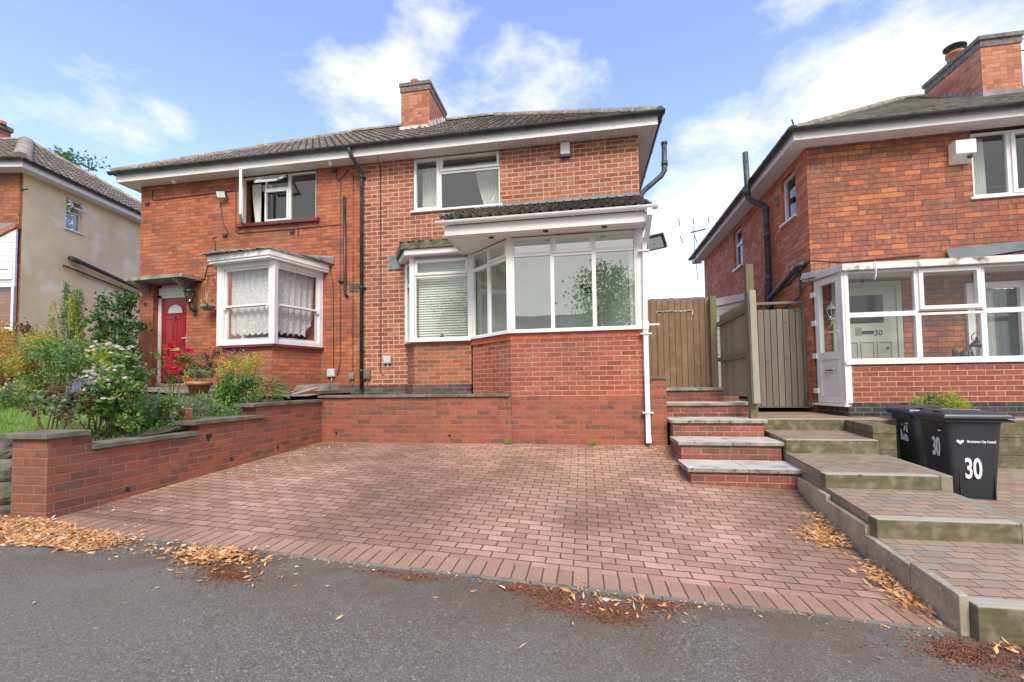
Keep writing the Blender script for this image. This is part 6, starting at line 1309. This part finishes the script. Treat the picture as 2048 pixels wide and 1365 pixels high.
# plant behind the bins
bush('thrift_plant', (4.95, 7.05, .92), 1.20, .34, .16, ['leaf_lime', 'leaf_green'], "lime green plant with small pink flowers behind the wheelie bins", n=1500, L=.07, w=.012, clumps=22, stems=16, tight=.09, upb=.9, stemmat='straw', blooms=('petal_mauve', 9, .022, [(4.4, 7.0, 1.33), (4.58, 7.0, 1.29), (4.75, 7.02, 1.32), (4.98, 7, 1.36), (5.0, 7, 1.22), (4.68, 7, 1.21), (5.35, 7, 1.24), (5.05, 7.05, 1.30), (4.85, 7, 1.25)]), cat='plant')
pl = MB(); 
# tufts at the drive wall foot
for nm_, x, y, lab in (('grass_tuft', -1.2, 6.80, "grass tuft at the foot of the brick wall below the porch corner"), ('grass_tuft', .1, 6.81, "small weed at the wall foot left of the white downpipe")):
    lm = LeafMB()
    for i in range(46): lm.leaf(Vector((x + rr(-.05, .05), y + rr(-.03, .02), dz(x, y))), Vector((rr(-.8, .8), rr(-.8, .2), 1)), rr(.06, .14), .010)
    tag(lm.build(nm_, M['leaf_lime'], fixn=False), lab, 'weed')
# lawn grass, and litter that nobody could count
lm = LeafMB()
for i in range(26000):
    x, y = rr(-11.5, -4.72), 3.2 + 3.0 * R() ** 1.3
    if x > -5.3 and R() < .55: continue
    lm.leaf(Vector((x, y, gh(x, y))), Vector((rr(-.5, .5), rr(-.5, .5), 1)), rr(.035, .085), .007, .1)
stuff(lm.build('grass', M['grass_blade'], fixn=False))
def flat_leaf(lm, x, y, z, s, lift=.0, tilt=.45):
    a = rr(0, 6.28); lm.leaf(Vector((x, y, z + .004 + R() * lift)), Vector((math.cos(a), math.sin(a), rr(-.02, tilt))), s * rr(.5, 1.35), s * rr(.10, .40), rr(-.6, .7))
def litter(name, n, f, zf, mats, s, lift, seedm=None):
    lm = LeafMB()
    for i in range(n):
        x, y = f(); lm.k = 1 if (len(mats) > 1 and R() < .07) else 0; flat_leaf(lm, x, y, zf(x, y), s, lift)
    return stuff(lm.build(name, [M[k] for k in mats], fixn=False))
def hz_(x, y): return dz(x, y) if (y > FE and -4.5 < x < xl(y)) else pz(x, y)
def edge_strip(x0, x1, y0, yw, pw=1.5):
    def f():
        x = rr(x0, x1); t = (x - x0) / (x1 - x0); w = yw * math.sin(math.pi * min(1, max(.06, t))) ** .6
        return x, y0(x) + w * (R() ** pw) * (-1 if R() < .75 else .25)
    return f
litter('fallen_leaves', 3600, lambda: (lambda a, q: (-4.55 + 1.1 * q * math.cos(a), 2.70 + .24 * q * math.sin(a) + .04 * math.sin(a * 5)))(rr(0, 6.283), R() ** .6), hz_, ['dead_leaf', 'petal_white'], .058, .016)
litter('fallen_leaves', 420, lambda: (-2.62 + random.gauss(0, .17), 2.70 + random.gauss(0, .07)), hz_, ['dead_leaf'], .06, .03)
litter('fallen_leaves', 360, lambda: (-3.6 + random.gauss(0, .3), 2.70 + random.gauss(0, .10)), hz_, ['dead_leaf', 'petal_white'], .04, .02)
litter('fallen_leaves', 70, lambda: (.12 + random.gauss(0, .26), 2.70 + random.gauss(0, .07)), hz_, ['dead_leaf', 'petal_white'], .06, .03)
litter('fallen_leaves', 620, lambda: (lambda y: (xl(y) - .07 - abs(random.gauss(0, .075)), y))(random.choice([rr(3.0, 3.75), rr(3.1, 3.6), rr(4.0, 4.4), rr(4.3, 4.7), random.gauss(3.3, .15)])), hz_, ['dead_leaf', 'dead_leaf'], .060, .045)
litter('fallen_leaves', 260, lambda: (xl(4.35) - .3 + random.gauss(0, .08), 4.2 + random.gauss(0, .12)), hz_, ['dead_leaf'], .055, .03)
litter('fallen_leaves', 520, lambda: (2.52 + random.gauss(0, .20), 2.60 + random.gauss(0, .07)), hz_, ['dead_leaf', 'petal_white'], .065, .05)
litter('fallen_leaves', 130, lambda: (rr(.95, 1.22), 6.65 + rr(-.12, .14)), hz_, ['dead_leaf'], .04, .02)
litter('fallen_leaves', 150, lambda: (-4.42 + abs(random.gauss(0, .10)), rr(3.2, 6.8)), hz_, ['dead_leaf'], .032, .01)
litter('fallen_leaves', 150, lambda: (-4.45 + abs(random.gauss(0, .45)), rr(5.6, 6.75)), hz_, ['dead_leaf', 'petal_white'], .035, .01)
litter('fallen_leaves', 300, lambda: (rr(-4.3, 1.9), rr(2.95, 6.7)), hz_, ['dead_leaf', 'dead_leaf'], .030, .01)
litter('fallen_leaves', 260, lambda: (rr(-3.4, 2.0), FE - .02 - abs(random.gauss(0, .035))), hz_, ['dead_leaf'], .030, .006)
litter('fallen_leaves', 95, lambda: (rr(-4.8, 3.0), 1.2 + 1.6 * R() ** .6), hz_, ['dead_leaf', 'petal_white'], .045, .02)
litter('fallen_leaves', 40, lambda: (-2.3 + random.gauss(0, .3), 2.62 + random.gauss(0, .1)), hz_, ['dead_leaf'], .045, .01)
litter('fallen_leaves', 14, lambda: (rr(-2.4, 2.4), rr(.9, 1.6)), hz_, ['dead_leaf'], .05, .02)
litter('fallen_leaves', 200, lambda: (rr(-5.9, -4.9), rr(6.9, 7.6)), lambda x, y: 1.37, ['dead_leaf'], .05, .03)
litter('fallen_leaves', 90, lambda: (rr(-4.73, -5.4), rr(3.3, 4.3)), lambda x, y: gh(x, y) + .02, ['dead_leaf', 'petal_white'], .04, .02)
lm = LeafMB(); lm.k = 0        # white petals blown over the left half of the drive
for i in range(150):
    y = rr(3.0, 6.4); x = -4.4 + abs(random.gauss(0, .35)) * (1 + .3 * (6.4 - y))
    flat_leaf(lm, x, y, hz_(x, y), .032, .003, .1); flat_leaf(lm, x + .012, y + .006, hz_(x, y), .03, .003, .1)
stuff(lm.build('fallen_petals', M['petal_white'], fixn=False))
# rust brown husk litter lying on the tarmac in irregular drifts
t = NT('husk'); b = t.bsdf(t.ramp(t.noise(t.pos(), 120., 4.), [(.3, (.13, .055, .032)), (.55, (.24, .10, .055)), (.8, (.40, .20, .11))]), .95, t.bump(t.noise(t.pos(), 90., 3.), 1., .01)); M['husk'] = t.m
def husk(cx_, cy_, rx_, ry_, seed, n=2600):
    rs = random.Random(seed); lm = LeafMB(); ks = [(rs.uniform(-1, 1), rs.uniform(-1, 1), rs.uniform(.25, .6)) for _ in range(8)]
    for i in range(n):
        k = ks[rs.randrange(8)]; a = rs.uniform(0, 6.283); q = abs(rs.gauss(0, .62)) * k[2] * (2.6 if rs.random() < .18 else 1.)
        x = cx_ + rx_ * (k[0] * .7 + q * math.cos(a)); y = cy_ + ry_ * (k[1] * .6 + q * math.sin(a))
        if y > FE - .03: y = FE - .03 - rs.random() * .05
        lm.leaf(Vector((x, y, hz_(x, y) + .001)), Vector((rs.uniform(-1, 1), rs.uniform(-1, 1), rs.uniform(0, .5))), rs.uniform(.006, .017), rs.uniform(.006, .013))
    stuff(lm.build('seed_litter', M['husk'], fixn=False))
husk(-3.75, 2.76, .5, .10, 11, 3000); husk(-2.5, 2.64, .44, .24, 1, 8000); husk(.10, 2.64, .46, .25, 2, 8000); husk(-.25, 2.73, .3, .12, 3, 2600); husk(2.1, 2.70, .5, .17, 4, 6000); husk(-1.2, 2.76, .35, .07, 5, 1000); husk(-4.2, 2.75, .9, .16, 6, 2500); husk(-.3, 2.75, .3, .06, 7, 700); husk(2.15, 2.60, .5, .2, 8, 900)
lm = LeafMB()
for i in range(900):      # moss and seedlings standing in the joints of the paving
    k = math.floor(rr(3.0, 6.6) / .103); y = k * .103 + rr(-.003, .003); x = rr(-3.5, 1.8)
    if math.sin(x * 1.7 + 1) + math.sin(y * 2.1) + rr(-.8, .8) < .5: continue
    for j in range(3): lm.leaf(Vector((x + rr(-.03, .03), y, dz(x, y))), Vector((rr(-1, 1), rr(-.6, .6), .7)), rr(.008, .02), .006)
stuff(lm.build('moss', M['leaf_grey_green'], fixn=False))
# ================================================================ trees
def tree(name, x, y, z, h, cr, mats, lab, n=5000, L=.16, w=.10, trunk=.16, group=None, cl=70, zlow=.45, sq=1.):
    t = thing(name, (x, y, z), lab, 'tree', group); mb = MB(); base = Vector((x, y, z)); cen = base + Vector((0, 0, h * (zlow + 1) / 2))
    mb.tube([base, base + Vector((.05, .02, h * .3)), base + Vector((-.05, .05, h * .6)), base + Vector((0, 0, h * .9))], [trunk, trunk * .8, trunk * .5, trunk * .12], 9)
    cs = []
    for i in range(cl):
        v = rdir(0); q = R() ** .4; c = cen + Vector((v.x * cr * q, v.y * cr * q, v.z * h * (1 - zlow) * .5 * q * sq)); cs.append(c)
        if i % 3 == 0: s = base + Vector((0, 0, h * rr(.3, .7))); mb.tube([s, (s + c) / 2 + Vector((0, 0, rr(0, .3))), c], [trunk * .25, trunk * .14, .01], 5, cap=False)
    mb.build('trunk', M['bark'], t, fixn=False); lm = LeafMB()
    for c in cs:
        k = cr * rr(.10, .22); lm.k = 0 if len(mats) == 1 or R() < .6 else 1
        for j in range(n // cl): lm.leaf(c + Vector((random.gauss(0, k), random.gauss(0, k), random.gauss(0, k * .8))), rdir(0), L * rr(.6, 1.2), w * rr(.7, 1.2))
    lm.build('crown', [M[m] for m in mats], t, fixn=False); return t
tp = at(130, 318, Y=19.); tp2 = at(175, 345, Y=19.)
tree('sycamore_tree', tp.x + .0, 19.0, 1.5, tp.z - 1.5 + .9, 1.9, ['leaf_green', 'leaf_dark'], "tree whose top shows above the roof of the cream rendered house", n=4200, L=.22, w=.17, cl=60, zlow=.5)
# street trees and houses across the road, where the windows look
tree('street_tree', 1.3, -8.5, .1, 7.6, 2.0, ['leaf_green', 'leaf_dark'], "street tree across the road mirrored in the porch glass", n=5200, L=.20, w=.13, cl=80, zlow=.3)
tree('street_tree', -7.5, -12.0, .2, 7.5, 2.4, ['leaf_dark', 'leaf_green'], "dark street tree across the road behind the viewer", n=4200, L=.24, w=.15, cl=70, zlow=.3)
for (x, lab) in ((-3.5, "brick house across the road mirrored faintly in the bay glass"), (9.5, "brick house across the road opposite number 30")):
    t = thing('opposite_house', (x, -20, -.5), lab, 'house'); mb = MB(); mb.box(x - 4.5, x + 4.5, -24, -18, -.6, 4.6); mb.build('wall', M['brick_chimney'], t)
    mb = MB(); mb.prism([(x - 4.9, -24.4), (x + 4.9, -24.4), (x + 4.9, -17.6), (x - 4.9, -17.6)], 4.6, lambda X_, Y_: 4.75); mb.extr([(x - 4.9, -24.4, 4.75), (x - 4.9, -17.6, 4.75), (x - 4.9, -21, 7.0)], (9.8, 0, 0)); mb.build('roof', M['roof_tile'], t)
    mb = MB()
    for dx in (-2.8, 0, 2.8):
        for z in (.6, 3.0): mb.box(x + dx - .7, x + dx + .7, -18.02, -17.98, z, z + 1.2)
    mb.build('window', M['dark_glass'], t)
# overhead wire to the eaves
mb = MB(); a = Vector((-4.02, 7.70, 6.08)); b2 = Vector((-3.66, 11.0, 8.80))
pts = [a + (b2 - a) * (i / 24) - Vector((0, 0, .08 * math.sin(math.pi * i / 24))) for i in range(25)]
mb.tube(pts, .004, 4); tag(mb.build('overhead_wire', M['grey_pipe']), "thin wire running from the eaves over the roof to the chimney", 'wire')
